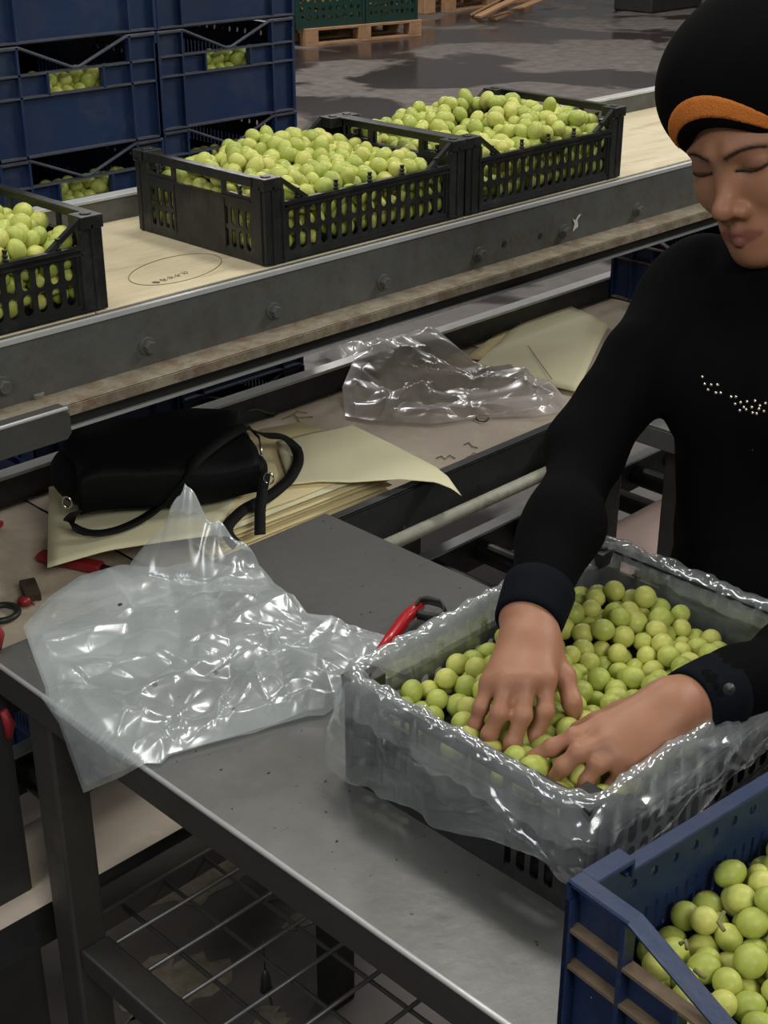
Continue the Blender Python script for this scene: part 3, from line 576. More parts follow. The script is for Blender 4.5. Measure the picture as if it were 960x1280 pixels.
GRAPES = [
13668,16888,12703,116,1,15281,16928,12649,127,1,13113,15737,12698,116,1,14408,17337,12649,103,0,15354,15811,12517,127,1,13505,16953,12468,109,0,12687,15333,12589,118,1,14798,15422,12543,109,1,
13863,14838,11828,108,0,15616,15010,11937,120,0,15156,15024,12175,105,0,12870,15013,12333,107,0,12753,15022,11919,103,0,13313,17003,12532,104,0,16074,17060,12445,121,0,12768,15544,12551,115,0,
14011,16634,12654,121,1,15641,16189,12499,104,0,14808,15764,12383,102,0,13178,14837,11827,107,0,14119,14839,12329,109,1,15203,15366,12396,123,0,15722,16763,12361,109,0,15109,17203,12643,116,0,
12551,15831,12616,126,1,13175,16421,12629,117,1,14169,14931,12522,114,1,14356,16584,12805,127,1,12552,16788,12422,127,0,14598,16580,12692,111,0,15803,15932,12266,117,0,12546,16554,12357,121,0,
15380,15210,12394,113,0,15512,15028,12394,116,0,12654,17221,12344,102,0,13665,17116,12548,118,0,13637,16501,12467,112,0,14712,16793,12559,119,0,15801,15746,12380,106,0,14465,15157,12491,112,1,
15488,16423,12354,119,0,15508,14838,11828,108,0,13479,15019,12188,111,0,12543,17402,12307,118,0,14742,16734,12788,125,1,15216,14835,12275,105,0,15392,16961,12434,108,0,14314,15900,12514,110,0,
15010,15119,12525,118,1,12787,14841,12015,111,0,13346,16119,12737,117,1,13555,17404,12367,116,0,12546,15428,12041,121,0,14013,15618,12341,127,0,14591,15399,12489,110,0,14150,15031,11848,127,0,
12893,15968,12623,119,1,13817,15608,12479,120,0,12532,16243,12064,107,0,13636,16295,12552,117,0,14909,15576,12453,107,0,15652,16573,12306,107,0,12588,16016,11837,117,0,14736,14848,12026,118,0,
15398,16309,12543,125,0,12899,14892,11834,114,0,12533,15207,12008,108,0,13854,15977,12550,116,0,14509,14843,12235,113,0,14481,14842,12017,112,0,13639,14854,12475,124,1,14098,15055,12074,111,0,
12977,16650,12619,124,0,14147,16461,12763,122,1,16111,14865,12257,108,0,15289,17120,12526,105,0,13526,14974,11831,111,0,13506,15708,12544,125,0,13329,15714,12686,107,1,12540,15576,12220,115,0,
15605,16002,12364,117,0,15302,16531,12469,104,0,14725,17412,12478,108,0,15988,14848,11838,118,0,15925,15910,12450,110,0,15865,15406,12365,108,0,15332,16758,12492,114,0,13286,15021,11827,107,0,
14127,15828,12633,124,1,15191,15598,12354,116,0,13380,14837,11827,107,0,12681,16554,12043,110,0,14395,14889,11827,107,0,13376,17195,12347,103,0,15607,14842,12476,112,1,15784,16327,12353,103,0,
12814,15027,12123,114,0,12544,16063,12182,119,0,15077,14835,11825,105,0,14540,15053,11848,117,0,13538,16693,12489,106,0,13156,16254,12772,109,1,12530,15811,11825,105,0,13005,14851,12494,121,1,
14498,17093,12794,107,1,12694,16287,12674,118,0,12821,15313,12399,120,0,12538,17407,12083,113,0,15846,17056,12398,117,0,13211,15335,12616,126,1,13079,17211,12516,115,1,15171,17394,12519,126,0,
13838,15028,12141,108,0,13201,16034,12566,119,0,13286,15912,12725,103,1,13030,15388,12406,109,0,16191,15062,11844,124,0,12536,15912,12022,111,0,14281,17020,12727,111,0,13474,16117,12534,128,0,
15718,14839,12046,109,0,14560,14901,12456,126,1,14865,14846,11836,116,0,16015,16017,12261,118,0,12539,16423,11957,114,0,15172,15025,11827,107,0,13075,15004,11826,106,0,14763,16272,12653,106,0,
14974,17311,12407,121,0,15518,16795,12397,105,0,12663,17056,12033,126,0,14186,15396,12557,110,1,12531,15307,11826,106,0,15680,16173,12240,118,0,15819,15099,12380,112,0,12779,16534,12696,123,1,
15934,17270,12421,120,0,14044,14850,12117,120,0,16068,15591,12424,123,0,14981,15327,12441,111,0,13079,16857,12557,120,0,14919,16708,12627,121,0,13498,15915,12667,121,0,15366,15369,12569,119,1,
14949,15926,12447,125,0,13953,15788,12488,111,0,13561,15037,12378,104,1,12529,15886,12397,104,0,12590,16459,12581,106,0,15222,14850,12057,120,0,14927,15004,12143,102,0,14592,15763,12427,124,0,
13703,15168,12480,110,1,13005,16462,12490,109,0,15072,14988,11998,104,0,14875,17015,12458,113,0,15425,17172,12359,122,0,15220,16529,12680,126,1,16081,15302,12352,113,0,14530,15884,12618,116,1,
12540,14845,11956,115,0,13417,16511,12522,120,0,13641,15028,12035,125,0,14333,14948,12381,107,1,12743,15114,12465,106,0,12944,15650,12603,102,1,13762,15038,11839,119,0,15374,17410,12630,110,0,
12548,15247,12420,123,0,15187,15858,12357,116,0,14389,15019,11997,104,0,15656,17194,12437,126,0,15788,17307,12587,108,1,15636,16973,12326,126,0,15373,15015,12083,117,0,13819,14832,12050,102,0,
16197,14848,12054,118,0,14792,15683,12602,116,1,12529,15099,12255,104,0,13714,16116,12433,118,0,15661,15121,12522,106,1,15713,15557,12336,113,0,13304,15088,12594,110,1,14110,15951,12422,124,0,
12701,16110,12016,118,0,13897,15179,12358,114,0,13481,14850,12027,120,0,12552,14858,12251,127,0,13980,16366,12618,115,0,14266,16289,12560,126,0,12700,14834,11824,104,0,15435,15131,12587,108,1,
15439,14853,12254,123,0,15827,16865,12532,122,1,15058,15726,12477,111,0,13942,16837,12732,108,1,12552,15679,12009,127,0,13812,16182,12655,121,1,13698,16844,12484,114,0,12695,15189,11823,103,0,
14880,17210,12601,122,0,15374,14855,12489,125,1,13132,15555,12547,122,0,15096,17011,12514,121,0,13444,16337,12685,124,0,13332,17383,12477,127,0,15996,16458,12420,103,0,14424,15540,12431,120,0,
15602,15379,12413,115,0,15202,16158,12431,118,0,14091,15286,12379,111,0,14496,15060,12290,118,0,14744,15016,11826,106,0,15086,15988,12613,104,1,12661,17274,11970,115,0,15850,14994,11928,121,0,
13210,16644,12633,113,1,13252,15213,12405,127,0,14988,16177,12537,126,0,14180,17405,12541,115,0,12854,16820,12490,121,0,14412,15722,12548,102,0,14536,15276,12323,111,0,12547,15669,12434,122,0,
13983,17414,12627,104,1,12552,16317,12405,127,0,13713,16663,12633,127,0,15247,15052,12503,116,1,15020,16482,12587,103,0,14436,16433,12639,116,0,13089,15051,12569,114,1,13837,16305,12470,105,0,
13842,16984,12597,113,0,14011,16012,12702,109,1,12545,17400,11840,120,0,15503,14840,12038,110,0,13892,15411,12368,127,0,14066,14832,11822,102,0,13834,17266,12582,114,0,12545,16237,11840,120,0,
15500,16607,12495,112,0,12538,17202,12166,113,0,14165,16705,12792,102,1,13007,14852,12258,122,0,16005,15055,12279,109,0,14060,15580,12572,118,1,14687,15109,12457,122,1,15973,14861,12065,113,0,
14053,17081,12662,120,0,12534,16873,12020,109,0,15580,15769,12416,125,0,12529,16096,12393,104,0,13761,15015,12345,108,0,13258,14844,12059,114,0,15732,15266,12276,108,0,12919,15386,12590,111,1,
12697,15684,11835,115,0,12688,15936,12282,106,0,15830,16114,12412,123,0,15418,15587,12438,125,0,13982,15322,12566,112,1,14694,16113,12513,120,0,12546,17044,12410,121,0,14742,15893,12548,112,0,
13178,15043,12007,118,0,14222,15452,12359,107,0,13449,14832,12250,102,0,12781,14844,12236,114,0,12967,17394,12429,105,0,13283,16238,12566,105,0,16148,16849,12439,107,1,14576,16892,12719,119,0,
13863,16528,12498,123,0,13054,16069,12738,110,1,12570,15290,12205,102,0,15816,15056,12153,125,0,14612,14846,11836,116,0,15897,14841,12271,111,0,13478,15199,12499,122,0,12527,17197,11822,102,0,
15398,15037,11846,126,0,15379,16029,12452,106,0,15119,16666,12503,125,0,12764,17005,12402,109,0,14722,14919,12246,118,0,13379,15502,12535,121,0,15539,15942,12559,110,1,15855,16584,12343,105,0,
14467,16112,12600,127,1,16035,16240,12375,127,0,15320,15035,12293,104,0,12951,17096,12381,107,0,13031,14853,12019,123,0,12607,16411,12186,109,0,13866,14848,12264,118,0,13669,14842,11904,112,0,
14344,16219,12764,109,1,14218,15706,12441,126,0,14594,15025,12077,124,0,13011,15171,12391,120,0,14099,16949,12839,109,1,15172,16344,12549,109,0,14148,16860,12640,120,0,13031,15064,12179,125,0,
14940,14903,12344,126,1,12691,15997,12501,126,0,13947,14993,12488,124,1,15675,14846,12263,116,0,14292,15048,12189,117,0,13149,17002,12389,119,0,12539,15523,11834,114,0,14671,16030,12733,121,1,
14294,14838,12206,108,0,14952,14836,12036,106,0,13353,14957,12409,127,1,13058,16224,12565,125,0,13720,15799,12564,114,1,14011,16154,12520,127,0,14374,16848,12633,110,0,14250,15181,12557,119,1,
15952,16786,12341,125,0,14383,17409,12454,111,0,12776,15775,12547,122,1,12548,15040,11843,123,0,14242,14853,11987,123,0,16196,15050,12166,119,0,14208,16065,12617,116,0,12789,17265,12510,120,0,
14748,15312,12360,114,0,13134,14991,12368,105,0,14958,16328,12707,107,0,15133,14850,12479,120,1,14590,15593,12578,110,1,12575,16086,12691,120,1,15464,17418,12442,102,0,14291,15571,12608,105,1,
12536,15799,12208,111,0,13652,14845,12182,115,0,13789,17394,12388,126,0,13227,14833,12269,103,0,12530,17007,11825,105,0,14443,17084,12592,108,0,12600,15014,12076,116,0,15721,14840,11830,110,0,
12540,16615,11870,115,0,15998,15774,12284,122,0,15483,16193,12356,115,0,16204,14841,11831,111,0,12761,16536,12457,122,0,14317,15256,12343,117,0,14178,15090,12370,107,0,14399,15355,12583,113,1,
13627,15515,12557,110,1,12631,16914,12227,124,0,14791,16509,12580,124,0,14118,16233,12735,114,1,12529,16813,11824,104,0,13766,15349,12583,112,1,13357,16792,12557,114,0,15581,15033,12170,122,0,
14955,15055,11838,118,0,14010,15017,12267,111,0,14895,16943,12680,126,0,16161,17265,12384,114,0,12776,17400,12318,120,0,12637,15459,12388,117,0,16041,15062,12008,102,0,13940,14975,11963,110,0,
15289,14847,11837,117,0,15472,17219,12581,114,0,12728,14855,12463,125,1,12546,15011,12455,121,0,12552,16693,12162,127,0,14695,17058,12598,123,0,12857,16321,12533,106,0,14247,17190,12582,120,0,
16644,15507,11834,114,2,20011,15034,11836,116,2,18521,14855,12294,125,2,20140,14836,12226,106,2,20247,15699,12586,124,3,19436,17288,12661,125,2,17337,15950,12514,119,3,19561,16454,12592,119,2,
17396,14977,12117,117,2,17940,14874,12177,103,2,18973,15199,12540,118,2,19743,16031,12695,112,2,17849,15692,12468,119,3,19154,15939,12768,103,2,18904,14837,12381,107,3,16652,17099,12541,122,3,
17200,16328,12353,108,2,20293,16330,12433,127,2,19018,14852,12044,122,2,18645,14978,12157,103,2,17013,15134,12453,119,3,16640,17391,12067,110,2,19478,16639,12711,119,2,18110,17253,12749,113,3,
20130,15321,12432,104,2,20309,15438,12555,111,2,18062,15041,12197,108,2,18723,17410,12639,107,2,17208,15583,12246,124,2,17674,14995,12442,122,3,19968,14975,12247,123,2,16698,14836,12197,106,2,
20085,15946,12432,126,2,18293,16845,12656,110,2,17981,15819,12617,121,3,20310,17211,12391,110,2,19749,16960,12454,122,2,17291,15789,12356,114,2,18199,15289,12583,122,3,16641,15939,11831,111,2,
17642,15338,12245,125,2,19240,16852,12667,115,2,19965,16394,12444,126,2,16806,16203,12011,102,2,18931,17400,12520,120,2,17209,15986,12248,127,2,16895,16316,12222,127,2,20314,15003,12360,106,2,
19102,14843,12270,113,2,19613,15174,12616,106,3,16945,17196,12583,115,3,18480,15008,12479,127,2,18360,14853,12120,123,2,19860,14843,11833,113,2,17400,14836,11826,106,2,19872,15081,12418,105,2,
19054,16512,12852,126,3,19442,15468,12652,115,2,19764,14950,11997,108,2,16981,14974,12227,120,2,17553,16914,12582,118,2,16735,15669,12251,109,3,16639,16877,12418,109,3,17379,16515,12516,121,3,
16646,16808,11836,116,2,19120,15018,12155,106,2,18931,14843,11833,113,2,18677,15009,12357,107,2,16641,15321,12322,111,3,17601,15055,12051,112,2,19327,15038,12150,109,2,20103,15111,12382,116,2,
16648,14848,11838,118,2,16995,16394,12415,109,3,19039,15015,12411,124,2,16638,16553,12187,108,2,16643,17174,12043,113,2,17610,16163,12390,111,2,17252,16537,12326,114,2,17990,15504,12480,122,3,
16648,16910,12038,118,2,16659,17356,12504,126,3,17235,17323,12517,121,3,16864,16871,12389,113,3,16708,15726,11846,126,2,18492,17140,12600,105,2,17551,14855,11987,125,2,18258,15011,12010,111,2,
17921,16470,12679,127,3,19598,16825,12571,118,2,20302,16993,12481,118,2,16655,15144,11848,125,2,17189,14893,12176,115,2,20292,15875,12358,103,2,16773,16479,12346,118,3,16643,17024,11833,113,2,
20036,16773,12611,112,2,19950,15930,12620,111,2,16792,15020,12362,121,3,17172,16122,12449,125,3,19164,17181,12683,113,2,19502,15040,12019,119,2,19531,15062,12249,122,2,17020,15496,12428,122,3,
17437,15304,12382,116,2,20270,16086,12387,115,2,20114,15531,12477,116,2,17784,14920,12027,125,2,20221,17375,12506,115,2,19239,14847,12085,117,2,18301,14856,12399,126,3,16653,15363,12034,123,2,
16644,15169,12162,114,2,18340,15218,12399,127,2,20142,16407,12585,105,2,17708,15886,12463,126,3,19346,17354,12448,120,2,17713,14839,11829,109,2,18902,15385,12674,126,3,19115,15733,12698,123,2,
20182,16741,12452,111,2,16984,17414,12449,106,2,16774,15338,11836,116,2,17094,16188,12228,113,2,18562,16655,12814,102,2,18095,16909,12651,103,2,19401,14852,12473,122,3,18271,17164,12624,114,2,
16636,16053,12383,106,3,18492,15172,12653,119,3,18522,14844,11834,114,2,18120,15015,11831,111,2,18674,15954,12704,103,2,16788,15523,12422,113,3,19538,15961,12728,111,3,18893,16876,12863,124,3,
19790,16486,12578,118,2,16715,16161,12209,119,2,17441,16032,12324,117,2,18253,15512,12539,117,3,17337,16735,12379,116,2,19586,17058,12637,126,2,19587,15054,11827,107,2,17452,14838,12314,108,3,
19351,17072,12634,114,2,18679,15302,12699,117,3,18459,15366,12539,114,2,19945,16866,12417,105,2,16793,15957,12205,107,2,17410,16382,12293,117,2,16642,16686,12020,112,2,19802,14834,12187,104,2,
16837,17108,12409,112,2,17826,16294,12572,106,3,20268,15965,12587,121,2,19451,16165,12634,118,2,18627,15773,12590,120,2,16984,15976,12290,106,2,18705,15693,12792,117,3,19944,15400,12567,122,2,
16802,14989,11823,103,2,17456,17402,12529,118,3,19675,15808,12571,113,2,19900,17142,12442,121,2,16768,15460,12211,113,2,17893,16624,12481,126,2,18087,16072,12578,107,3,16639,17411,12279,109,2,
19040,15045,12681,106,3,19260,14981,12344,113,2,19949,16979,12602,116,2,18837,15778,12640,102,2,20131,14849,11839,119,2,17365,16760,12612,124,3,19690,16450,12782,116,2,19298,16140,12801,113,3,
17076,16598,12455,118,3,18914,16203,12863,121,3,17564,16433,12428,103,2,17938,16779,12640,105,2,19613,14863,12111,108,2,18120,15682,12511,106,3,19786,15972,12498,102,2,18054,14847,12428,117,3,
20103,15727,12387,104,2,20301,15414,12332,119,2,17010,17017,12337,104,2,19450,16892,12730,113,2,17859,17188,12658,113,3,17629,15036,11831,111,2,18166,15401,12357,121,2,19352,16460,12715,103,2,
17943,14857,11847,127,2,20010,17348,12435,114,2,20280,15027,11838,118,2,17287,14835,11994,105,2,16656,15801,12082,126,2,19401,15116,12657,107,3,17684,17085,12605,103,2,19057,16734,12754,123,3,
19307,15273,12547,102,2,17438,15652,12240,124,2,18470,15021,12040,109,2,20160,16515,12403,107,2,19475,14856,12704,126,3,19624,14857,11847,127,2,18858,15054,11825,105,2,16647,17403,11845,117,2,
20311,14840,11964,109,2,17989,15001,12010,103,2,19634,14843,12324,113,2,19463,16304,12829,126,3,17103,15877,12437,112,3,17603,15538,12350,110,2,19754,16165,12534,102,2,17017,17222,12377,110,2,
18203,16373,12728,116,3,19559,17403,12396,117,2,18348,16736,12845,121,3,19885,17293,12599,102,2,17557,16804,12373,124,2,18669,15388,12499,106,2,18127,16522,12572,117,2,19784,17379,12424,121,2,
19527,15743,12709,103,2,17579,15112,12266,116,2,20107,17169,12375,104,2,19378,15387,12849,114,3,17416,15043,11829,109,2,19146,15249,12695,124,3,17763,15461,12478,113,2,17208,14964,11837,117,2,
18970,14852,12595,122,3,19220,15047,12558,115,2,19172,14842,12487,112,3,16760,17205,11844,124,2,19817,16758,12574,115,2,18291,15079,12597,112,3,20299,15645,12359,121,2,17358,15136,12266,110,2,
18806,17165,12676,108,2,18039,15931,12425,113,2,17736,16790,12513,108,2,18481,15996,12641,109,2,20279,16581,12578,119,2,16972,15710,12387,107,2,16632,16293,12049,102,2,18646,15534,12648,107,3,
18285,15650,12727,125,3,17776,15229,12411,121,2,16640,15854,12308,110,3,16715,16488,12005,104,2,19112,15481,12664,108,2,16841,14842,12025,112,2,17230,15398,12392,117,2,20030,15736,12614,102,2,
17515,15829,12356,106,2,19996,15165,12586,124,3,17722,16481,12558,113,2,17862,17272,12463,104,2,19412,14947,11827,107,2,19895,15732,12445,120,2,19639,17193,12445,120,2,18295,14855,11845,125,2,
19846,14857,12422,127,3,18662,14868,12556,119,3,16882,15310,12354,126,3,17997,15270,12468,116,3,17247,15176,12455,118,3,17159,17086,12472,112,3,16638,16074,12026,108,2,17569,16649,12553,119,3,
19159,17395,12590,125,2,17068,14849,11985,119,2,18446,15613,12568,108,2,17599,16282,12592,127,3,17347,16963,12492,117,2,16924,14836,11826,106,2,17909,15032,12399,125,3,16874,16660,12405,103,2,
19311,15629,12714,103,2,16871,15065,12042,119,2,18120,14845,11996,115,2,17630,14900,12204,115,2,19972,16642,12427,127,2,16654,14980,12030,124,2,17870,16977,12602,110,3,16724,16754,12218,117,2,
16632,16356,12240,102,2,18144,16692,12731,121,3,19963,14852,12038,122,2,18432,17345,12612,113,2,17277,14959,12374,117,3,18054,17108,12585,116,2,19710,15366,12586,111,2,18604,17100,12782,117,3,
17104,15782,12240,109,2,18338,15839,12605,112,3,17484,17155,12513,126,2,19186,16327,12812,110,3,18737,14835,12261,105,2,19420,14855,12233,125,2,18277,15032,12229,113,2,18723,14904,11828,108,2,
18786,14856,12040,126,2,19656,16237,12709,116,2,20295,15184,12499,125,3,19615,14960,12527,127,3,16654,15585,12031,103,2,17603,15319,12527,111,3,17132,15156,12250,122,2,17658,17300,12584,119,3,
19263,15042,11952,113,2,16946,16161,12396,115,3,17347,15588,12450,119,3,17850,17406,12632,114,3,16743,16262,12415,116,3,17875,16067,12508,121,3,18832,14994,12496,104,2,16650,17196,12325,120,3,
16708,16139,11834,114,2,18876,15000,12222,127,2,19068,15032,11837,117,2,18673,15118,12536,106,2,18148,14849,12220,119,2,18235,16228,12564,111,2,18564,14835,12042,105,2,17801,14842,12331,112,3,
16727,16990,12243,123,2,17456,15078,12455,116,3,17397,16219,12465,126,2,20084,14895,12426,108,3,19748,15016,12266,108,2,16639,16580,11829,109,2,16651,16358,11841,121,2,20308,14941,12155,112,2,
17317,17186,12357,111,2,18344,16539,12706,107,2,20108,16194,12520,124,2,18147,15066,12416,125,3,18495,16913,12708,113,2,18056,17350,12544,125,2,19436,14840,12000,110,2,20142,14987,12016,114,2,
18951,15876,12791,116,3,17170,16884,12372,118,2,17699,16985,12414,119,2,17096,16798,12577,122,3,18487,15816,12774,120,3,18367,14854,12634,124,3,17886,15403,12318,102,2,19767,15588,12587,123,2,
16836,15867,12386,105,3,18921,15612,12764,120,3,18273,16046,12690,117,3,19208,14856,11846,126,2,7183,14836,12326,106,4,9353,16767,12413,107,4,8829,16959,12600,116,4,7411,15624,12537,126,4,
6878,15690,12380,119,4,7611,14849,12034,119,4,7471,17011,12519,113,4,8217,15742,12690,126,4,7753,16486,12681,126,4,9206,15794,12555,104,4,7365,16261,12559,112,4,8221,16631,12747,102,4,
9265,15234,12338,117,4,6575,15463,12497,110,4,8725,15046,12395,116,4,7113,15532,12399,113,4,7987,14916,12530,115,4,9482,15042,12080,108,4,9151,15049,12343,105,4,6976,15832,12524,105,4,
6480,14852,12571,122,4,9202,16673,12554,124,4,7156,14880,12535,113,4,8736,15048,11832,112,4,8163,14836,11826,106,4,7298,16490,12653,120,4,6992,14859,12228,112,4,7660,15062,12023,104,4,
8579,15182,12539,103,4,8852,15002,12218,111,4,6344,15935,12581,125,4,9010,15026,12069,107,4,9484,14836,12039,106,4,8157,15030,12013,105,4,8237,16434,12806,109,4,7405,15238,12518,116,4,
6342,14845,11835,115,4,7408,17312,12346,113,4,6871,15029,12334,126,4,9374,15047,12270,114,4,6912,15060,11844,124,4,8443,16394,12681,119,4,7445,16656,12630,107,4,7488,17393,12552,127,4,
8439,15057,12467,102,4,9377,15912,12646,127,5,8851,15554,12583,121,4,8064,14839,12011,109,4,6798,15001,12543,103,4,7663,16994,12614,105,4,6214,15043,12291,113,4,8761,17158,12410,118,4,
7620,15217,12543,111,4,7646,15527,12653,125,4,8019,16805,12707,124,4,7167,15424,12577,107,4,6953,16838,12485,110,4,7745,14957,12191,117,4,6287,16271,12517,121,4,6887,15015,12089,124,4,
9302,15043,11949,119,4,6364,16935,12370,109,4,7144,16335,12552,127,4,6186,14844,11998,114,4,7188,15243,12448,121,4,6577,15956,12523,121,4,6939,14850,12472,120,4,7357,14833,12437,103,4,
8373,15036,12092,122,4,6792,15447,12539,120,4,7360,14892,12246,103,4,7708,16061,12787,122,4,7615,15016,11827,107,4,9061,14842,11985,112,4,7819,15657,12562,114,4,6968,16477,12557,103,4,
6312,14856,12189,126,4,8067,15013,11829,109,4,7603,15743,12735,115,4,8003,16586,12782,113,4,9131,17314,12550,126,4,7303,16610,12470,103,4,7939,15069,12673,105,4,6325,15007,12003,113,4,
7114,16523,12407,116,4,7180,14844,12112,114,4,8927,15264,12579,107,4,8667,16352,12769,122,4,8479,16698,12649,109,4,9004,16790,12590,111,4,6388,15717,12524,108,4,8535,17140,12541,127,4,
6711,14857,12016,127,4,6535,14847,12263,117,4,6994,17021,12577,103,4,6984,15336,12486,114,4,8694,15022,12629,119,4,8647,15861,12641,119,4,7147,16754,12403,124,4,7988,15776,12614,102,4,
8530,15032,12267,123,4,8422,14842,11832,112,4,6738,16917,12573,111,4,8365,15593,12514,121,4,7570,14866,12444,116,4,7851,15019,11829,109,4,8504,15040,11833,113,4,7972,17404,12384,116,4,
7651,16751,12605,120,4,6852,14844,11834,114,4,8291,15069,12308,122,4,8073,15332,12516,123,4,7550,14833,12236,103,4,7348,15075,12361,118,4,9276,15609,12515,102,4,8694,14845,12236,115,4,
8617,14872,11922,115,4,9049,15441,12651,122,4,7819,17414,12539,106,4,9084,15115,12551,105,4,9013,16974,12475,111,4,9247,14845,12270,115,4,7501,14846,11836,116,4,9421,15131,12483,124,4,
7971,17064,12639,119,4,8900,15008,12552,105,4,6488,16171,12451,120,4,8647,17348,12487,120,4,7387,14841,12047,111,4,9387,16528,12496,124,4,6966,15581,12551,107,4,6381,14945,12390,109,4,
7520,16458,12619,111,4,9254,17160,12423,114,4,8272,15048,12583,106,4,6704,17280,12518,105,4,6031,15032,12415,115,4,6068,14855,12229,125,4,6310,17086,12505,105,4,9484,15429,12375,106,4,
7407,15419,12655,116,4,8170,14844,12634,114,4,8611,15580,12573,125,4,6895,16031,12603,127,4,6404,16591,12364,103,4,9049,15661,12589,108,4,9043,17168,12400,103,4,8907,17394,12481,126,4,
9334,16300,12536,111,4,6688,14993,12201,113,4,9090,14836,12422,106,4,6476,14845,12012,115,4,9221,16931,12491,106,4,7112,15036,12368,126,4,8303,14851,12235,121,4,8286,15012,11836,116,4,
8504,15411,12471,104,4,7459,15965,12798,122,4,7925,16148,12852,119,4,9272,14846,12046,116,4,6744,14840,12341,110,4,7310,16921,12390,116,4,7731,14848,11838,118,4,7816,16715,12749,106,4,
7798,14853,12396,123,4,6542,17394,12408,126,4,6163,14993,11843,123,4,9466,15704,12561,118,4,6722,16123,12435,123,4,9287,15428,12425,102,4,8245,17147,12598,105,4,6587,14834,11824,104,4,
7107,15010,11973,124,4,7284,16789,12583,110,4,6679,15699,12506,121,4,7775,15332,12648,113,4,9488,16917,12416,102,4,9387,14851,11841,121,4,9201,15020,12146,108,4,8408,15418,12666,119,4,
8836,16262,12640,112,4,6065,17340,12333,112,4,7842,15168,12493,126,4,6343,16750,12464,102,4,7458,15850,12596,116,4,8386,16246,12833,104,4,6215,15105,12509,109,4,8416,15881,12682,121,4,
6787,16398,12465,121,4,7994,15548,12634,108,4,6552,16822,12474,124,4,6019,15979,12603,127,4,6069,16137,12439,111,4,7527,16142,12659,117,4,7271,15754,12687,119,4,7848,16878,12553,124,4,
7829,16261,12668,117,4,7260,17114,12555,119,4,8508,15684,12754,113,4,9342,17373,12312,127,4,7041,17207,12468,122,4,7799,14851,12644,121,4,8326,15258,12521,116,4,6710,14995,11826,106,4,
7514,15047,12194,124,4,6065,16919,12327,121,4,6645,15303,12618,106,4,6764,16798,12396,107,4,8663,14991,12091,102,4,6950,16246,12474,106,4,6292,16064,12390,117,4,7799,17209,12599,116,4,
8502,14849,12111,119,4,6852,17021,12411,118,4,8338,14858,12472,125,4,6992,15096,12564,119,4,8627,16530,12613,123,4,9085,15305,12445,108,4,6788,15896,12436,117,4,9086,16380,12621,118,4,
6028,14834,11824,104,4,9481,15059,11829,109,4,7952,14840,11830,110,4,8022,16354,12772,126,4,6797,16235,12610,102,4,9476,16144,12431,114,4,6615,14985,12439,113,4,6007,16329,12355,110,4,
7470,16798,12480,108,4,8957,16139,12500,115,4,8948,15137,12374,125,4,8156,16097,12856,118,4,7573,17198,12450,115,4,7546,15424,12457,123,4,7934,15020,12354,105,4,8187,16963,12691,113,4,
9090,15957,12508,107,4,6595,16531,12452,120,4,9025,16047,12690,112,4,9023,14852,12210,122,4,8125,14843,12372,113,4,6655,17085,12472,105,4,8875,15346,12397,104,4,7941,15012,12038,118,4,
8937,15848,12623,120,4,6503,15038,11855,127,4,8444,16914,12581,126,4,8802,14840,11830,110,4,8989,16584,12502,119,4,6516,15041,12086,109,4,8082,15923,12735,110,4,7956,14854,12211,124,4,
6157,16452,12454,114,4,8095,17249,12487,112,4,8964,14974,11839,119,4,6005,17130,12358,106,4,8285,14852,12004,122,4,7055,16676,12617,127,4,7809,15874,12699,112,4,8866,14854,12393,124,4,
9272,16079,12504,120,4,8236,17400,12579,120,4,8591,14848,12516,118,4,7100,16972,12409,104,4,6980,14835,12017,105,4,7243,17401,12477,118,4,7672,15013,12567,106,4,7276,14855,11845,125,4,
6748,16666,12583,127,4,9280,14936,12478,119,4,7461,15020,11974,113,4,8840,14854,12051,124,4,6434,16390,12400,104,4,6229,15360,12500,107,4,6198,16894,12507,112,4,7061,14838,11828,108,4,
8791,15716,12720,104,4,7830,14836,12029,106,4,8676,16110,12699,121,4,7284,16103,12706,123,4,9176,14915,11825,105,4,8746,16718,12591,105,4,6483,17115,12357,111,4,7131,15697,12531,104,4,
6818,15198,12476,105,4,8381,17279,12434,110,4,6192,16708,12329,108,4,6127,15026,12090,110,4,6437,15290,12542,120,4,9101,15519,12442,111,4,6521,15795,12384,105,4,8088,15040,12209,112,4,
6945,17409,12419,111,4,8108,15107,12449,120,4,8500,14832,12325,102,4,8221,16245,12683,123,4,6278,17400,12390,120,4,8716,15355,12569,127,4,9474,17129,12404,116,4,6614,15205,12438,105,4,
6111,15923,12392,118,4,8644,16875,12694,113,4,6595,16335,12585,122,4,9473,14847,12257,117,4,7118,16099,12542,115,4,7278,15060,12133,124,4,7425,14995,12556,113,4,8451,14959,12647,108,4,
6914,16638,12406,116,4,11607,7470,9359,113,6,10600,6705,9310,108,7,8637,7112,9438,114,6,8458,5732,9404,102,6,10768,7968,9469,113,7,8717,7298,9392,98,6,8914,7507,9432,119,6,
11406,6630,9173,105,6,8225,5894,9257,105,6,9749,5747,9196,117,7,11394,7404,9581,121,7,10095,7592,9407,104,6,8570,6942,9335,101,6,8875,7731,9435,113,7,9060,7089,9288,106,6,
11268,6613,9332,112,7,11590,5741,9099,111,6,9305,6825,9239,106,6,9948,6696,9367,112,7,9254,5727,9301,97,6,10456,7059,9425,102,7,10834,7354,9387,114,6,10946,5980,9338,102,6,
11259,7671,9377,97,6,10308,7389,9391,114,7,8575,6509,9238,116,6,9247,7052,9370,101,6,9471,5932,9447,98,6,9954,6915,9401,117,7,10321,7172,9021,100,6,11196,6394,9244,104,6,
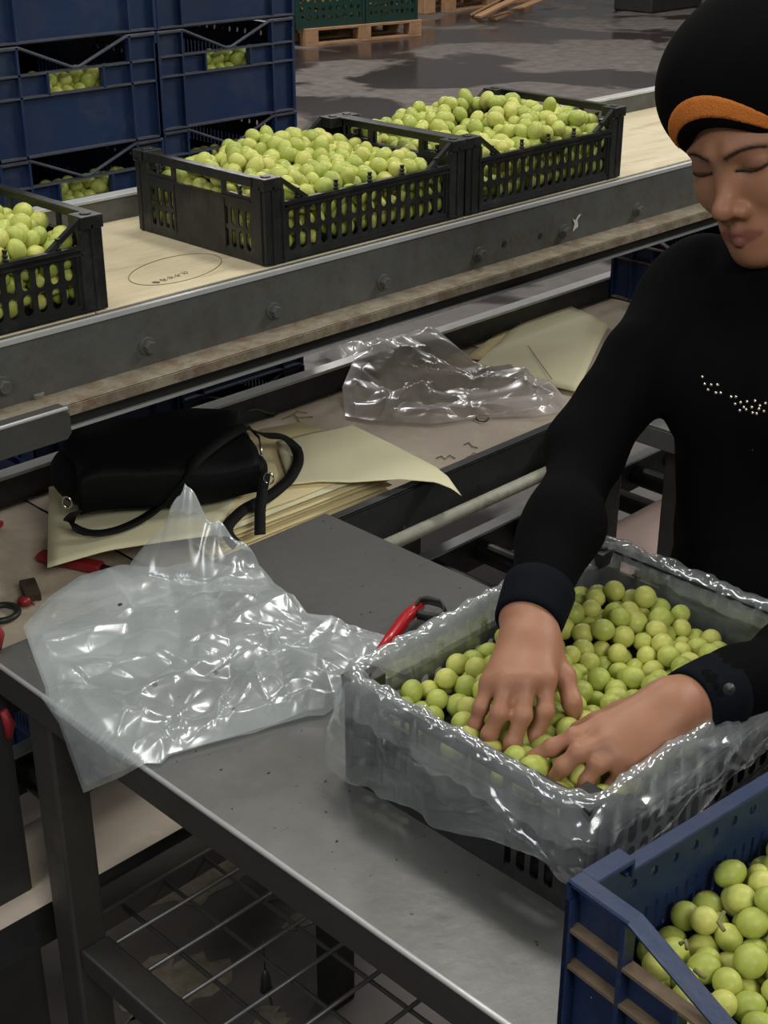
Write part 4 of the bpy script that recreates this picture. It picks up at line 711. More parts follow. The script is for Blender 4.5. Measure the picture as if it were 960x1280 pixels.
8240,6464,9260,120,6,11609,7709,9268,111,6,10083,5742,9218,112,7,8510,5995,9521,119,6,10629,8148,9439,112,7,9592,7990,9240,119,6,10279,7903,9499,107,7,11273,7937,9447,113,7,
8684,7650,9338,120,7,10514,6172,9288,107,6,11618,6268,9243,102,6,11001,7236,9494,121,7,11525,7283,9437,112,7,10404,6761,9155,102,6,10190,7070,8897,113,6,9406,6302,9423,116,6,
10080,6999,9064,108,6,10190,7216,9369,102,7,9589,7077,9232,102,6,8615,5991,9326,107,6,9106,7239,9139,117,6,11341,6183,9380,117,7,8478,7176,9312,101,6,10023,6810,9042,103,6,
8395,7899,9278,115,7,10356,6479,9386,104,6,11218,7076,9527,116,7,8925,7255,9322,114,6,9877,6838,9197,120,6,8239,6336,9505,119,6,9296,7574,9253,103,6,8217,7796,9253,97,6,
10196,6859,8930,113,6,10719,6875,9354,104,7,10703,6543,9229,104,6,10591,5923,9257,113,6,11429,6387,9124,111,6,11513,6102,9274,102,6,9172,6866,9391,106,6,10378,5922,9269,107,6,
9267,7765,9239,98,6,10834,7695,9545,98,7,11378,6431,9322,102,7,8363,7695,9343,107,7,11386,7130,9404,103,6,11448,7605,9442,119,7,9764,7520,9224,109,6,9342,7699,9427,120,6,
11608,5988,9128,112,6,8699,6678,9263,101,6,10437,6039,9432,107,6,10602,6358,9233,114,6,10307,6123,9250,112,6,8434,6784,9238,102,6,11600,6534,9154,120,6,8222,7973,9372,102,6,
9433,7190,9321,115,6,10246,7338,9195,103,6,10101,5807,9423,109,6,9458,6972,9108,110,6,8239,7307,9238,119,6,10639,7783,9529,121,7,9459,5745,9324,115,7,11094,5732,9418,102,6,
10250,6766,9327,111,6,9883,6160,9373,119,6,9827,6622,9210,107,6,10782,5909,9454,115,6,9913,7783,9463,114,6,8781,5821,9491,102,6,9037,6435,9270,102,6,9953,6354,9440,101,7,
8872,7093,9497,104,6,8875,6164,9280,100,6,8759,6879,9264,116,6,8423,7358,9401,112,7,9368,6098,9445,97,6,9761,6034,9229,117,6,9363,5932,9276,110,6,8433,6108,9335,116,6,
10471,7521,9458,111,7,10921,5741,9304,111,6,9298,7328,9223,113,6,8768,7901,9502,103,7,9920,5871,9231,103,6,10794,6725,9238,106,6,8654,5733,9363,103,6,9895,8072,9417,114,6,
9897,7339,9426,99,6,9830,7578,9429,115,6,9195,7876,9441,114,7,9161,5958,9206,115,6,9432,6970,9325,112,6,10207,6752,9117,106,6,11177,6192,9240,105,6,9436,6676,9251,103,6,
9609,6408,9333,102,6,8247,5744,9404,114,6,11244,8140,9349,120,7,8714,6163,9409,111,6,8800,7426,9251,115,6,9800,6408,9270,100,6,10212,6570,9262,110,6,9829,5958,9415,102,6,
9021,6630,9238,102,6,11362,5958,9297,113,6,10838,7017,9418,98,7,9056,6235,9219,111,6,8954,6518,9474,118,7,8614,7466,9436,105,7,10396,6364,9228,97,6,11149,7427,9473,117,7,
10316,6274,9403,109,6,8885,8006,9355,116,6,8731,7235,9210,98,6,10028,6655,9171,108,6,8869,6689,9356,99,6,8222,6681,9260,102,6,10711,7179,9465,117,7,9533,7832,9387,110,6,
9206,8148,9364,112,7,9741,7909,9393,116,6,10009,7244,9297,101,6,10287,6977,9091,116,6,9755,6329,9449,102,6,9111,7681,9355,120,6,8804,7082,9309,103,6,9043,8086,9227,107,6,
8403,6998,9211,121,6,11268,5750,9290,120,6,9056,6702,9423,104,6,9715,7403,9384,102,6,9465,7433,9329,120,6,10016,6499,9312,108,6,9087,7094,9504,116,6,9715,7712,9297,108,6,
11028,6162,9379,107,6,9377,6551,9414,104,7,9450,6481,9247,97,6,8944,7595,9221,118,6,9472,7181,9106,103,6,9831,7316,9235,109,6,10921,6486,9347,120,7,9715,6753,9322,104,7,
9256,6408,9265,111,6,11587,7912,9333,110,6,9628,5884,9322,113,6,11025,6986,9501,102,7,10422,7740,9452,118,7,10224,6149,9573,118,7,10133,7913,9294,101,6,11621,6345,9063,99,6,
11097,6363,9431,115,7,10596,7123,9274,118,6,9614,7290,9225,117,6,10484,7282,9360,97,7,9074,7417,9275,114,6,8608,7080,9192,106,6,11567,7049,9446,101,7,8539,6263,9238,99,6,
11495,7024,9261,104,6,8812,6494,9294,118,6,8627,8000,9387,99,7,9447,8149,9306,111,7,10843,6272,9361,114,7,11148,6002,9318,106,6,8584,7367,9253,110,6,10768,6651,9433,111,7,
10524,6316,9449,114,7,8433,8046,9437,110,7,11516,6809,9240,120,7,8863,5747,9308,117,6,9692,6226,9284,108,6,10448,6584,9240,103,6,10121,7786,9444,101,6,11084,6561,9212,106,6,
10711,6091,9339,116,6,10706,6440,9416,115,7,9498,7653,9259,119,6,9185,6143,9486,101,6,9972,7051,9236,109,6,11010,6307,9231,102,6,8663,6356,9353,98,6,10361,7154,9265,113,7,
9261,6186,9289,116,6,9115,6311,9405,103,6,10943,7473,9538,110,7,9142,6941,9166,110,6,9730,6957,9316,107,6,10158,7147,9177,117,6,9700,8161,9290,99,6,10810,5899,9206,110,6,
9948,7200,9086,112,6,8523,6231,9507,118,6,9573,7285,9439,97,6,8287,7156,9405,116,7,9824,7158,9391,104,7,10315,5788,9419,108,6,10116,8059,9443,113,6,9689,6097,9444,102,6,
9177,6500,9464,111,7,8832,5970,9346,117,6,10297,5739,9213,109,7,10258,7724,9291,118,6,9246,7259,9430,119,6,9371,6763,9431,112,7,8541,8154,9292,106,6,9576,6855,9448,117,7,
9620,6586,9225,113,6,9885,5750,9407,120,7,9672,5736,9467,106,6,9036,7324,9508,120,6,8224,6045,9393,104,6,10488,5740,9299,105,6,9782,7117,9196,105,6,11229,7016,9306,119,6,
9288,7102,9170,116,6,10819,7313,9598,105,7,9933,7695,9252,120,6,10347,6945,9292,108,7,8428,6617,9369,113,6,9238,7968,9245,113,6,10702,5744,9324,114,6,10837,8151,9374,109,6,
8249,6237,9296,118,6,9603,7080,9442,114,6,10741,7659,9373,104,6,8984,6849,9280,117,6,10160,6417,9454,113,7,11611,7194,9261,109,6,9218,7489,9435,117,6,10577,5858,9452,99,6,
10673,7481,9431,99,6,10937,7623,9396,102,6,9524,6084,9302,120,6,11333,7380,9369,107,7,8859,6878,9469,117,6,11521,6616,9337,101,7,9939,7905,9293,102,6,8698,6160,9206,99,6,
8551,7815,9397,104,7,11058,6860,9286,117,6,10508,7957,9438,121,7,11178,7232,9348,115,6,8583,6756,9403,103,6,9419,7878,9221,98,6,11068,7988,9423,99,7,10028,6004,9328,102,6,
8658,6571,9425,102,6,9039,6063,9358,114,6,8288,6897,9385,115,7,10093,6878,9235,107,6,9220,6642,9302,113,6,11538,6175,9080,98,6,10138,6637,9463,114,7,11396,6915,9393,99,7,
8964,5899,9201,98,6,11322,7753,9553,111,7,9234,5951,9443,107,6,8235,6563,9467,115,6,11030,6670,9373,100,7,9601,7579,9456,121,6,10189,6354,9243,114,6,11010,7775,9569,100,7,
9568,6846,9228,100,6,10099,7385,9417,101,7,10171,5975,9188,103,6,9965,7476,9289,112,6,10003,5971,9531,111,6,9073,5818,9367,121,6,8429,6390,9367,118,6,10567,7338,9543,116,7,
9531,6457,9515,107,7,10904,6822,9445,114,7,11284,6812,9271,100,7,9770,6563,9419,121,7,10549,6903,9230,116,6,8914,6326,9384,103,6,9453,6278,9199,121,6,8435,5901,9309,98,6,
10332,7944,9294,114,6,11006,7086,9309,119,6,10884,6125,9193,116,6,10225,5989,9408,116,6,10113,6193,9377,116,6,9985,6302,9241,103,6,11349,6115,9139,115,6,7434,1602,9323,102,8,
9318,2985,9440,105,8,6642,3347,9272,112,8,9444,2443,9374,102,8,7392,3364,9519,108,8,8188,4290,9558,107,8,9481,3554,9522,110,8,9068,2547,9433,111,8,6528,2237,9137,114,8,
6957,2595,9683,116,8,9371,3014,9643,111,8,9921,2548,9517,116,8,7693,3309,9586,114,8,6919,4092,9590,114,8,7899,3384,9507,123,8,9176,2651,9596,113,8,7725,2199,9626,101,8,
8525,2587,9534,114,8,9262,3529,9502,115,8,7162,2909,9449,111,8,8968,3904,9581,120,8,8335,2126,9643,103,8,7691,1853,9363,112,8,10323,2617,9477,111,8,9710,3574,9434,105,8,
9518,2433,9558,103,8,8214,2464,9444,110,8,7120,1855,9415,112,8,10074,2346,9413,105,8,7000,3913,9506,101,9,9772,3383,9389,105,8,8679,2430,9570,112,8,8753,3967,9502,122,8,
6638,2422,9201,101,8,6888,3074,9477,118,8,9259,1836,9507,118,8,8870,1461,9336,111,8,7025,2792,9582,117,8,9522,1582,9538,117,8,6743,4287,9029,114,8,6654,3134,9524,113,8,
10126,2572,9603,111,8,8098,3272,9494,109,8,8637,1718,9391,123,8,8541,3324,9631,122,8,8883,2131,9397,123,8,7992,3850,9691,100,9,9108,2233,9440,122,8,10257,2426,9432,100,8,
9232,1601,9436,111,8,6607,2948,9153,119,8,8958,3214,9647,119,8,7224,3255,9437,114,8,8581,4097,9538,101,8,7326,3593,9387,112,9,10064,1599,9417,122,8,7831,3862,9554,118,9,
6522,2331,9323,98,8,8409,3490,9487,107,8,6778,3084,9152,100,8,7770,1798,9543,99,8,9560,1858,9456,115,8,8039,3362,9688,113,8,7267,1967,9612,104,8,9551,2077,9511,111,8,
9810,3898,9646,117,8,9089,4190,9463,112,8,7723,2739,9437,119,8,6553,2500,9435,112,8,9692,1665,9411,116,8,7873,1758,9374,106,8,8084,3031,9692,103,8,6609,3157,9196,99,8,
6928,2570,9470,106,8,6986,3583,9525,100,9,8421,1747,9498,109,8,7910,4303,9383,123,9,7589,2903,9503,109,8,8485,2289,9574,111,8,6645,3457,9089,104,8,9389,3373,9616,120,8,
9952,2115,9441,112,8,8581,3010,9569,110,8,6682,3562,9268,114,8,7997,1597,9429,107,8,8048,1871,9413,116,8,7900,2396,9622,120,8,8269,4045,9541,113,9,8938,4054,9428,101,8,
6721,3855,9097,110,8,6580,2236,9519,111,8,6850,2766,9444,113,8,7227,4163,9455,116,9,6599,3032,9350,102,8,9271,2050,9466,105,8,8216,3189,9652,110,8,8340,3424,9679,112,8,
7943,3756,9397,105,8,9102,2403,9599,115,8,7727,1591,9499,121,8,7250,3074,9564,114,8,8521,1908,9396,105,8,9529,2644,9603,117,8,8923,3337,9473,101,8,8092,3903,9528,102,8,
6739,2503,9565,119,8,10107,2720,9444,112,8,6718,2932,9483,107,8,8184,1937,9613,115,8,9057,2004,9455,105,8,6466,1710,9037,107,8,6701,3943,9291,108,8,9540,3178,9599,123,8,
7279,4378,9312,106,8,7674,3110,9478,119,8,7738,2057,9453,120,8,8943,2992,9591,114,8,8954,2755,9528,120,8,6769,2951,9289,100,8,9236,4166,9643,106,8,8888,2401,9583,104,8,
6886,2191,9615,103,8,8984,2135,9595,103,8,9856,1809,9407,107,8,6627,1834,9032,101,8,6855,1818,9477,108,8,8289,2251,9474,117,8,7915,3170,9694,119,8,7342,4178,9260,114,8,
7427,3643,9589,123,9,9042,3500,9511,111,8,9161,3343,9572,99,8,9755,4123,9586,108,8,8858,4225,9366,101,8,8811,2836,9688,115,8,10339,3021,9364,114,8,9742,2051,9396,118,8,
9371,1420,9460,123,8,9395,3937,9556,122,8,6617,2151,9322,112,8,8434,2955,9720,113,8,8311,2596,9582,110,8,6576,2544,9060,99,8,8647,3528,9597,116,8,7178,2050,9454,102,8,
7007,3274,9488,114,8,7619,4153,9528,106,9,8808,2585,9474,108,8,9334,3186,9504,109,8,7090,3097,9414,99,8,7387,3960,9409,100,9,7499,4344,9268,120,9,7944,2155,9574,105,8,
9161,3995,9509,106,8,8498,1537,9348,113,8,7340,1824,9473,112,8,9085,1811,9359,117,8,6668,3655,9074,106,8,10300,2832,9475,109,8,9886,2755,9428,118,8,9668,2260,9455,117,8,
7883,3165,9480,103,8,9971,3423,9417,104,8,6664,2344,9021,102,8,10285,3836,9403,107,8,6799,3584,9442,100,8,8427,3138,9619,101,8,7547,1921,9510,108,8,9585,2839,9458,120,8,
7312,2196,9527,113,8,8065,3696,9567,114,8,7655,4340,9432,112,9,9292,2361,9492,112,8,6479,1884,9150,102,8,8694,3747,9552,116,8,9405,1710,9418,99,8,7540,2125,9567,111,8,
7814,2271,9456,111,8,9370,4155,9472,117,8,8755,4183,9524,99,8,7519,2523,9656,103,8,6841,3721,9230,117,8,9807,3713,9540,100,8,9764,2810,9621,122,8,8976,2576,9667,114,8,
8453,2464,9704,113,8,8648,2754,9574,104,8,6840,3370,9375,112,8,8078,4143,9435,119,8,9586,3755,9509,123,8,7559,3864,9288,119,9,9111,3080,9459,116,8,6479,1748,9390,117,8,
7839,3607,9516,116,8,9525,2869,9667,105,8,8311,3306,9506,103,8,8855,1654,9439,114,8,9693,2278,9676,111,8,6592,1701,9203,112,8,8791,2215,9590,110,8,7797,2902,9588,120,8,
7717,2652,9646,112,8,7517,2282,9435,102,8,7951,4048,9597,114,9,8088,2580,9633,122,8,8136,2141,9630,99,8,7342,2407,9496,98,8,8172,3451,9553,100,8,8701,1994,9412,101,8,
6659,2044,9153,101,8,8586,2103,9541,109,8,7789,2536,9485,103,8,9971,2935,9546,105,8,8451,3649,9639,123,8,8436,2789,9568,116,8,6978,3733,9396,104,8,8299,1514,9418,105,8,
10045,1908,9472,121,8,7267,2777,9590,114,8,7572,3480,9519,111,8,8128,2351,9612,116,8,9283,2571,9423,109,8,10027,3220,9424,103,8,6755,3174,9335,110,8,6557,2601,9247,105,8,
9920,3988,9483,103,8,8263,3801,9605,115,8,8418,4165,9428,112,8,8761,3337,9597,106,8,8186,1680,9484,112,8,6656,2732,9107,117,8,7211,3887,9501,116,9,7537,3656,9382,116,8,
7215,2344,9672,120,8,9153,2879,9566,123,8,8471,1930,9601,111,8,9587,4142,9457,108,8,6944,2026,9477,123,8,6727,4078,9117,120,8,6776,2736,9651,116,8,7378,2918,9459,113,8,
8688,1499,9444,107,8,7316,1622,9556,109,8,6715,4106,9502,105,8,9670,3958,9493,104,8,8868,3513,9642,110,8,8905,3678,9497,119,8,7914,2710,9576,106,8,6685,3750,9387,113,8,
8156,2071,9435,114,8,6510,2050,9016,117,8,7093,2167,9601,110,8,7964,1953,9590,103,8,6826,4356,9439,106,8,7150,3467,9460,117,9,7002,2373,9570,122,8,8249,3621,9479,107,8,
8761,2912,9479,119,8,8455,3938,9546,106,8,9625,3387,9547,114,8,6655,3258,9017,119,8,7464,2317,9633,110,8,8503,3847,9719,101,8,9121,3072,9669,99,8,9364,2783,9518,119,8,
9456,2248,9439,100,8,6581,2700,9535,119,8,8265,1869,9422,108,8,7730,3754,9386,113,8,6947,4132,9368,121,8,6676,1695,9489,114,8,6738,4205,9308,117,8,8078,2858,9549,121,8,
7183,3673,9528,107,9,6628,2794,9328,120,8,6705,2358,9406,101,8,7008,1663,9439,117,8,6837,3801,9518,100,8,7671,3962,9446,103,9,7446,3132,9470,116,8,8637,3693,9749,101,8,
7459,2999,9650,113,8,9745,3068,9631,117,8,7130,2570,9509,102,8,8767,3125,9555,113,8,7591,2571,9474,102,8,10160,2102,9428,101,8,9122,3689,9458,105,8,9819,3182,9448,114,8,
9361,3726,9466,115,8,7540,4095,9327,123,9,7305,2558,9637,119,8,6766,4423,9207,122,8,8269,2990,9572,116,8,7524,1719,9461,104,8,10021,3622,9472,108,8,10128,3038,9439,108,8,
8153,2670,9436,109,8,8875,1876,9417,117,8,8368,2046,9457,106,8,7948,3966,9392,109,8,9695,3573,9649,115,8,7759,4135,9368,109,8,10241,1910,9344,118,8,7455,2703,9530,100,8,
8663,2267,9424,111,8,7658,2389,9517,100,8,9884,2317,9528,122,8,9702,2654,9475,104,8,9886,1474,9469,105,8,7145,2272,9424,100,8,9722,2477,9587,112,8,7052,3006,9600,103,8,
8649,4235,9353,113,8,9057,3708,9664,114,8,9784,2954,9440,114,8,7551,3304,9402,104,8,7225,1660,9353,122,8,9043,1591,9324,114,8,670,625,917,111,10,1722,244,709,109,10,
211,440,711,111,10,1207,621,958,129,10,2459,497,1116,105,10,1774,638,712,112,10,2845,630,720,120,10,1016,347,1134,123,10,2719,625,1097,125,10,1863,235,911,115,10,
1252,406,879,110,10,2952,247,928,127,10,2114,283,708,108,10,650,262,887,106,10,1645,639,886,111,10,1038,452,923,117,10,700,486,1116,129,10,1885,440,724,124,10,
1731,437,937,119,10,1408,419,718,118,10,2141,627,904,123,10,787,629,721,121,10,2709,454,713,113,10,549,227,707,107,10,1143,230,832,110,10,2475,452,725,125,10,
553,629,721,121,10,1762,625,1085,125,10,811,428,922,106,10,2005,425,938,128,10,2611,636,714,114,10,2528,621,936,129,10,2713,240,973,120,10,1263,631,719,119,10,
2793,460,931,126,10,1414,251,905,121,10,936,242,932,122,10,974,229,709,109,10,287,240,720,120,10,754,234,1075,114,10,1857,366,1104,106,10,208,642,708,108,10,
887,425,717,117,10,1641,231,909,111,10,2975,440,729,125,10,668,430,708,108,10,2995,225,705,105,10,1444,528,934,131,10,1903,637,892,113,10,894,632,929,118,10,
1565,396,1088,110,10,2365,640,710,110,10,2538,386,949,115,10,365,625,874,125,10,1538,645,1111,105,10,2973,623,927,127,10,2784,251,739,131,10,2092,239,1068,119,10,
545,444,938,114,10,2210,320,894,111,10,2022,641,709,109,10,2362,291,1049,113,10,2659,392,1154,127,10,1924,224,704,104,10,1299,462,1128,125,10,2004,611,1098,122,10,
1309,225,705,105,10,2345,483,905,106,10,426,244,916,124,10,2547,242,772,122,10,1112,412,713,113,10,439,423,728,127,10,2321,640,1044,110,10,2324,236,716,116,10,
1515,227,707,107,10,503,629,1073,121,10,279,417,913,107,10,2991,434,1059,109,10,1220,245,1048,125,10,1495,632,718,118,10,1024,587,1120,122,10,2205,484,724,124,10,
1641,452,720,120,10,761,230,710,110,10,1026,627,723,123,10,
]
# ------------------------------------------------------------------ black crates
BL, BD, BH = .405, .295, .120
def black_crate(label):
    t = thing('produce_crate', label, 'crate', group='black slotted grape crates')
    m_ = M['black_plastic']
    for side in (0, 1):
        yo = 0 if side == 0 else BD - .004
        b = MB(); n = 16; w = (BL - .08) / n
        for i in range(n):
            for r in (0, 1): b.cell((.04 + i * w, yo + .004, .011 + r * .0315), (1, 0, 0), (0, 0, 1), .0025, w, .0315, .0130, .0268)
        b.box(.03, yo, 0, BL - .03, yo + .005, .011); b.box(.03, yo, .074, .04, yo + .004, .08); b.box(.03, yo, .011, .04, yo + .004, .074); b.box(BL - .04, yo, .011, BL - .03, yo + .004, .074)
        b.box(.028, yo - .003 if side == 0 else yo, .074, BL - .028, yo + .004 + (.003 if side else 0), .0765)
        b.box(.028, yo, .0765, BL - .028, yo + .004, .081); b.box(.028, yo - .004 if side == 0 else yo, .081, BL - .028, yo + .004 + (.004 if side else 0), .086)
        b.box(.005, yo - .002, .002, BL - .005, yo + .006, .005)
        b.build('side_panel', m_, t)
        for (xa, xb) in ((.030, .078), (BL - .030, BL - .078)):
            b = MB(); b.bar((xa, yo + .002, .116), (xb, yo + .002, .084), .007, .006); b.build('brace', m_, t)
        for x in (.062, .135, .2025, .27, BL - .062):
            b = MB(); b.tube([(x, yo + .002, .084), (x, yo + .002, .088), (x, yo + .002, .090), (x, yo + .002, .093), (x, yo + .002, .095), (x, yo + .002, .100)], [.0026, .0042, .0026, .0042, .0026, .0036], 8)
            b.build('peg', m_, t)
    for side in (0, 1):
        xo = 0 if side == 0 else BL - .004
        b = MB()
        b.box(xo - (.003 if side == 0 else 0), .02, .107, xo + .004 + (.003 if side else 0), BD - .02, .120)
        b.box(xo - (.001 if side == 0 else -0.004), .02, .1175, xo + (.010 if side == 0 else -.006), BD - .02, .120)
        ys = ((.028, .086), (.094, .201), (.209, .267)); lows = (.092, .086, .092)
        b.box(xo, .02, .086, xo + .004, .028, .107); b.box(xo, .086, .086, xo + .004, .094, .107); b.box(xo, .201, .086, xo + .004, .209, .107); b.box(xo, .267, .086, xo + .004, BD - .02, .107)
        b.box(xo, .028, .086, xo + .004, .086, .092); b.box(xo, .209, .086, xo + .004, .267, .092)
        b.box(xo, .03, .074, xo + .004, BD - .03, .086)
        b.box(xo - (.002 if side == 0 else -0.004), .03, .084, xo + (.002 if side == 0 else .006), BD - .03, .0865)
        b.box(xo, .03, 0, xo + .005, BD - .03, .011)
        w = .016
        for y0 in (.030, .265 - 4 * w):
            for i in range(4):
                for r in (0, 1): b.cell((xo, y0 + i * w, .011 + r * .0315), (0, 1, 0), (0, 0, 1), .0025, w, .0315, .0100, .0262)
        b.box(xo, .030 + 4 * w, .011, xo + .004, .265 - 4 * w, .074)
        b.box(xo - .001, .088, .01, xo + .005, .092, .08); b.box(xo - .001, .203, .01, xo + .005, .207, .08)
        b.build('end_panel', m_, t)
        for y in (.055, .24):
            b = MB(); b.tube([(xo + .002, y, .092), (xo + .002, y, .096), (xo + .002, y, .098), (xo + .002, y, .102), (xo + .002, y, .104)], [.0026, .0042, .0026, .0042, .003], 8); b.build('peg', m_, t)
    for sx in (0, 1):
        for sy in (0, 1):
            b = MB()
            X = (lambda a: a) if sx == 0 else (lambda a: BL - a); Y = (lambda a: a) if sy == 0 else (lambda a: BD - a)
            b.box(X(-.001), Y(-.001), 0, X(.034), Y(.004), .118); b.box(X(-.001), Y(.004), 0, X(.004), Y(.03), .118)
            b.box(X(-.003), Y(-.003), .104, X(.030), Y(.026), .1205); b.box(X(-.003), Y(.006), 0, X(0), Y(.010), .11); b.box(X(.012), Y(-.003), 0, X(.016), Y(0), .11)
            b.box(X(.030), Y(-.003), 0, X(.034), Y(0), .104)
            b.tube([(X(.013), Y(.012), .1205), (X(.013), Y(.012), .1222)], .0075, 12)
            b.build('corner_post', m_, t, bevel=.0008, seg=1)
    b = MB(); b.box(.004, .004, .002, BL - .004, BD - .004, .006); b.build('base', m_, t)
    return t
bc = black_crate('black slotted crate heaped with grapes, middle of the three on the upper conveyor')
bc.location = (1.235, 1.465, UZ)
dup(bc, (1.646, 1.465, UZ), 0, 'black slotted crate heaped with grapes, farthest of the three on the upper conveyor')
dup(bc, (.5635, 1.465, UZ), 0, 'black slotted crate of grapes cut off by the left picture edge, on the upper conveyor')
dup(bc, (.790, .548, TZ), 0, 'black slotted crate on the steel table, lined with clear plastic')

# ------------------------------------------------------------------ blue crates
CL, CW, CH = .42, .32, .174
def blue_crate(label, group, dusty):
    t = thing('blue_crate', label, 'crate', group=group); m_ = M['blue_plastic']; lm = M['ledge'] if dusty else M['ledge2']
    y1, y2 = .17 * CW, .83 * CW; l1, l2 = CH - .044, CH - .078
    for side in (0, 1):
        X = (lambda a: a) if side == 0 else (lambda a: CL - a)
        b = MB(); b.cur = 0
        hy1, hy2 = .34 * CW, .67 * CW
        b.box(X(.010), 0, 0, X(.013), CW, l2)                       # recessed main panel
        b.box(X(.010), .0, l2, X(.013), hy1, l1); b.box(X(.010), hy2, l2, X(.013), CW, l1)
        b.box(X(.010), 0, l1, X(.013), y1, CH - .004); b.box(X(.010), y2, l1, X(.013), CW, CH - .004)
        for y in (0, y1 - .002, y2 - .002, CW - .004): b.box(X(0), y, .002, X(.012), y + .004, CH - .002 if y < y1 - .01 or y > y2 + .01 else CH - .002)
        for y in (hy1 - .002, hy2 - .002): b.box(X(0), y, l2, X(.012), y + .004, l1)
        b.build('end_panel', m_, t)
        b = MB(); b.box(X(0), 0, l1 - .0015, X(.012), CW, l1 + .0015); b.box(X(0), 0, l2 - .0015, X(.012), CW, l2 + .0015); b.box(X(0), 0, .003, X(.012), CW, .006)
        tag(b.build('ledge', lm, t), 'dust covered ribs')
        b = MB()
        b.prism([(X(0), 0, CH), (X(0), y1 + .004, CH), (X(0), CW * .48, CH - .038), (X(0), CW * .52, CH - .038), (X(0), y2 - .004, CH), (X(0), CW, CH), (X(0), CW, CH - .006), (X(0), y2 - .006, CH - .006),
                 (X(0), CW * .52, CH - .043), (X(0), CW * .48, CH - .043), (X(0), y1 + .006, CH - .006), (X(0), 0, CH - .006)], (1 if side == 0 else -1, 0, 0), .016 if dusty else .006)
        tag(b.build('rim', m_ if dusty else lm, t, bevel=.0015, seg=1), 'dipped V shaped rim')
    for side in (0, 1):
        Y = (lambda a: a) if side == 0 else (lambda a: CW - a); sgn = 1 if side == 0 else -1
        b = MB(); n = 13; w = (CL - .11) / n; zt = CH - .018
        for i in range(n):
            x = .055 + i * w
            b.cell((x, Y(.004), zt - .030), (1, 0, 0), (0, 0, 1), -.003 * sgn, w, .024, .008, .010, 8)
            for h_ in (0, 1): b.cell((x + h_ * w / 2, Y(.004), .070), (1, 0, 0), (0, 0, 1), -.003 * sgn, w / 2, .044, .0042, .030, 8)
        b.box(.055, Y(.004), .114, CL - .055, Y(.007), zt - .030); b.box(.055, Y(.004), zt - .006, CL - .055, Y(.007), zt)
        b.box(.013, Y(.004), 0, CL - .013, Y(.007), .070); b.box(.013, Y(.004), .07, .055, Y(.007), CH - .002); b.box(CL - .055, Y(.004), .07, CL - .013, Y(.007), CH - .002)
        for x in (.0, .052, .21, CL - .056, CL - .004): b.box(x, Y(0), .002, x + .004, Y(.006), zt)
        b.box(0, Y(0), .002, CL, Y(.005), .006); b.box(0, Y(0), .065, CL, Y(.005), .068)
        b.build('side_panel', m_, t)
        b = MB(); b.box(.05, Y(-.001), zt, CL - .05, Y(.013), zt + .004); b.box(.05, Y(-.001), zt - .014, CL - .05, Y(.001), zt)
        b.box(.0145, Y(-.001), CH - .005, .056, Y(.016), CH - .0006); b.box(CL - .056, Y(-.001), CH - .005, CL - .0145, Y(.016), CH - .0006)
        b.box(.053, Y(-.001), zt, .056, Y(.016), CH - .002); b.box(CL - .056, Y(-.001), zt, CL - .053, Y(.016), CH - .002)
        b.build('side_rim', m_, t, bevel=.0012, seg=1)
    b = MB(); b.box(.008, .004, 0, CL - .008, CW - .004, .005); b.build('base', m_, t)
    return t
ST = [['bottom', 'second', 'third', 'fourth', 'fifth', 'sixth', 'seventh', 'eighth', 'topmost'][i] for i in range(9)]
proto = blue_crate('blue crate, lowest of the left stack behind the upper conveyor', 'blue crates in the two stacks', False)
# local -x face turned to world -Y : rotate +90deg => local x -> +Y, local y -> -X
ORD = ['lowest', 'second from the floor', 'third from the floor', 'fourth from the floor', 'fifth from the floor', 'sixth from the floor', 'third from the top', 'second from the top', 'topmost']
stack_sp = []
for si, (xr, yf, base_z, nm) in enumerate(((1.467, 2.00, .015, 'left'), (1.862, 2.10, .0, 'right'))):
    for k in range(9):
        loc = (xr + [0, .002, -.002, .003, -.001, .002, 0, -.003, .002][k], yf + [.0, .003, -.002, .002, .0, -.003, .002, 0, .003][k], base_z + k * CH)
        lab = 'blue crate, %s in the %s stack behind the upper conveyor' % (ORD[k], nm)
        if si == 0 and k == 0: proto.location = loc; proto.rotation_euler = (0, 0, R_(90)); o = proto
        else: o = dup(proto, loc, R_(90), lab)
        if k >= 4: stack_sp.append(loc)
b = MB(); b.box(1.11, 1.98, 0, 1.50, 2.46, .015); tag(b.build('base_board', M['darksteel'], bevel=.002), 'dark board on the floor under the left stack of blue crates', 'board')
fb = blue_crate('blue crate with dusty ribs full of grapes at the bottom right corner', 'dusty blue crates', True)
# local y must run toward world -Y : mirror by placing origin so crate spans; rotate by -6 deg
FA = R_(-6)
P0 = np.array([.655, .469]); yv = np.array([-math.sin(FA), math.cos(FA)]); o2 = P0 - yv * CW
fb.location = (o2[0], o2[1], TZ + .001); fb.rotation_euler = (0, 0, FA)
# small dark blue crate at the far end of the lower bed
pc = atz(761, 372, LZ + .002)
d2 = dup(fb, (pc[0] - .0, pc[1] - .32 + .0, LZ + .003), 0, 'small blue crate on the lower bed behind the woman\'s shoulder')

# ------------------------------------------------------------------ grapes
# GRAPES: x, y, z, radius in tenths of a millimetre, then heap * 2 + (1 when the grape is an object of its own)
arr = np.array(GRAPES).reshape(-1, 5)
gd = {}
for row in arr:
    gid = int(row[4] >> 1); gd.setdefault(gid, []).append((row[0] / 1e4, row[1] / 1e4, row[2] / 1e4, row[3] / 1e4, int(row[4] & 1)))
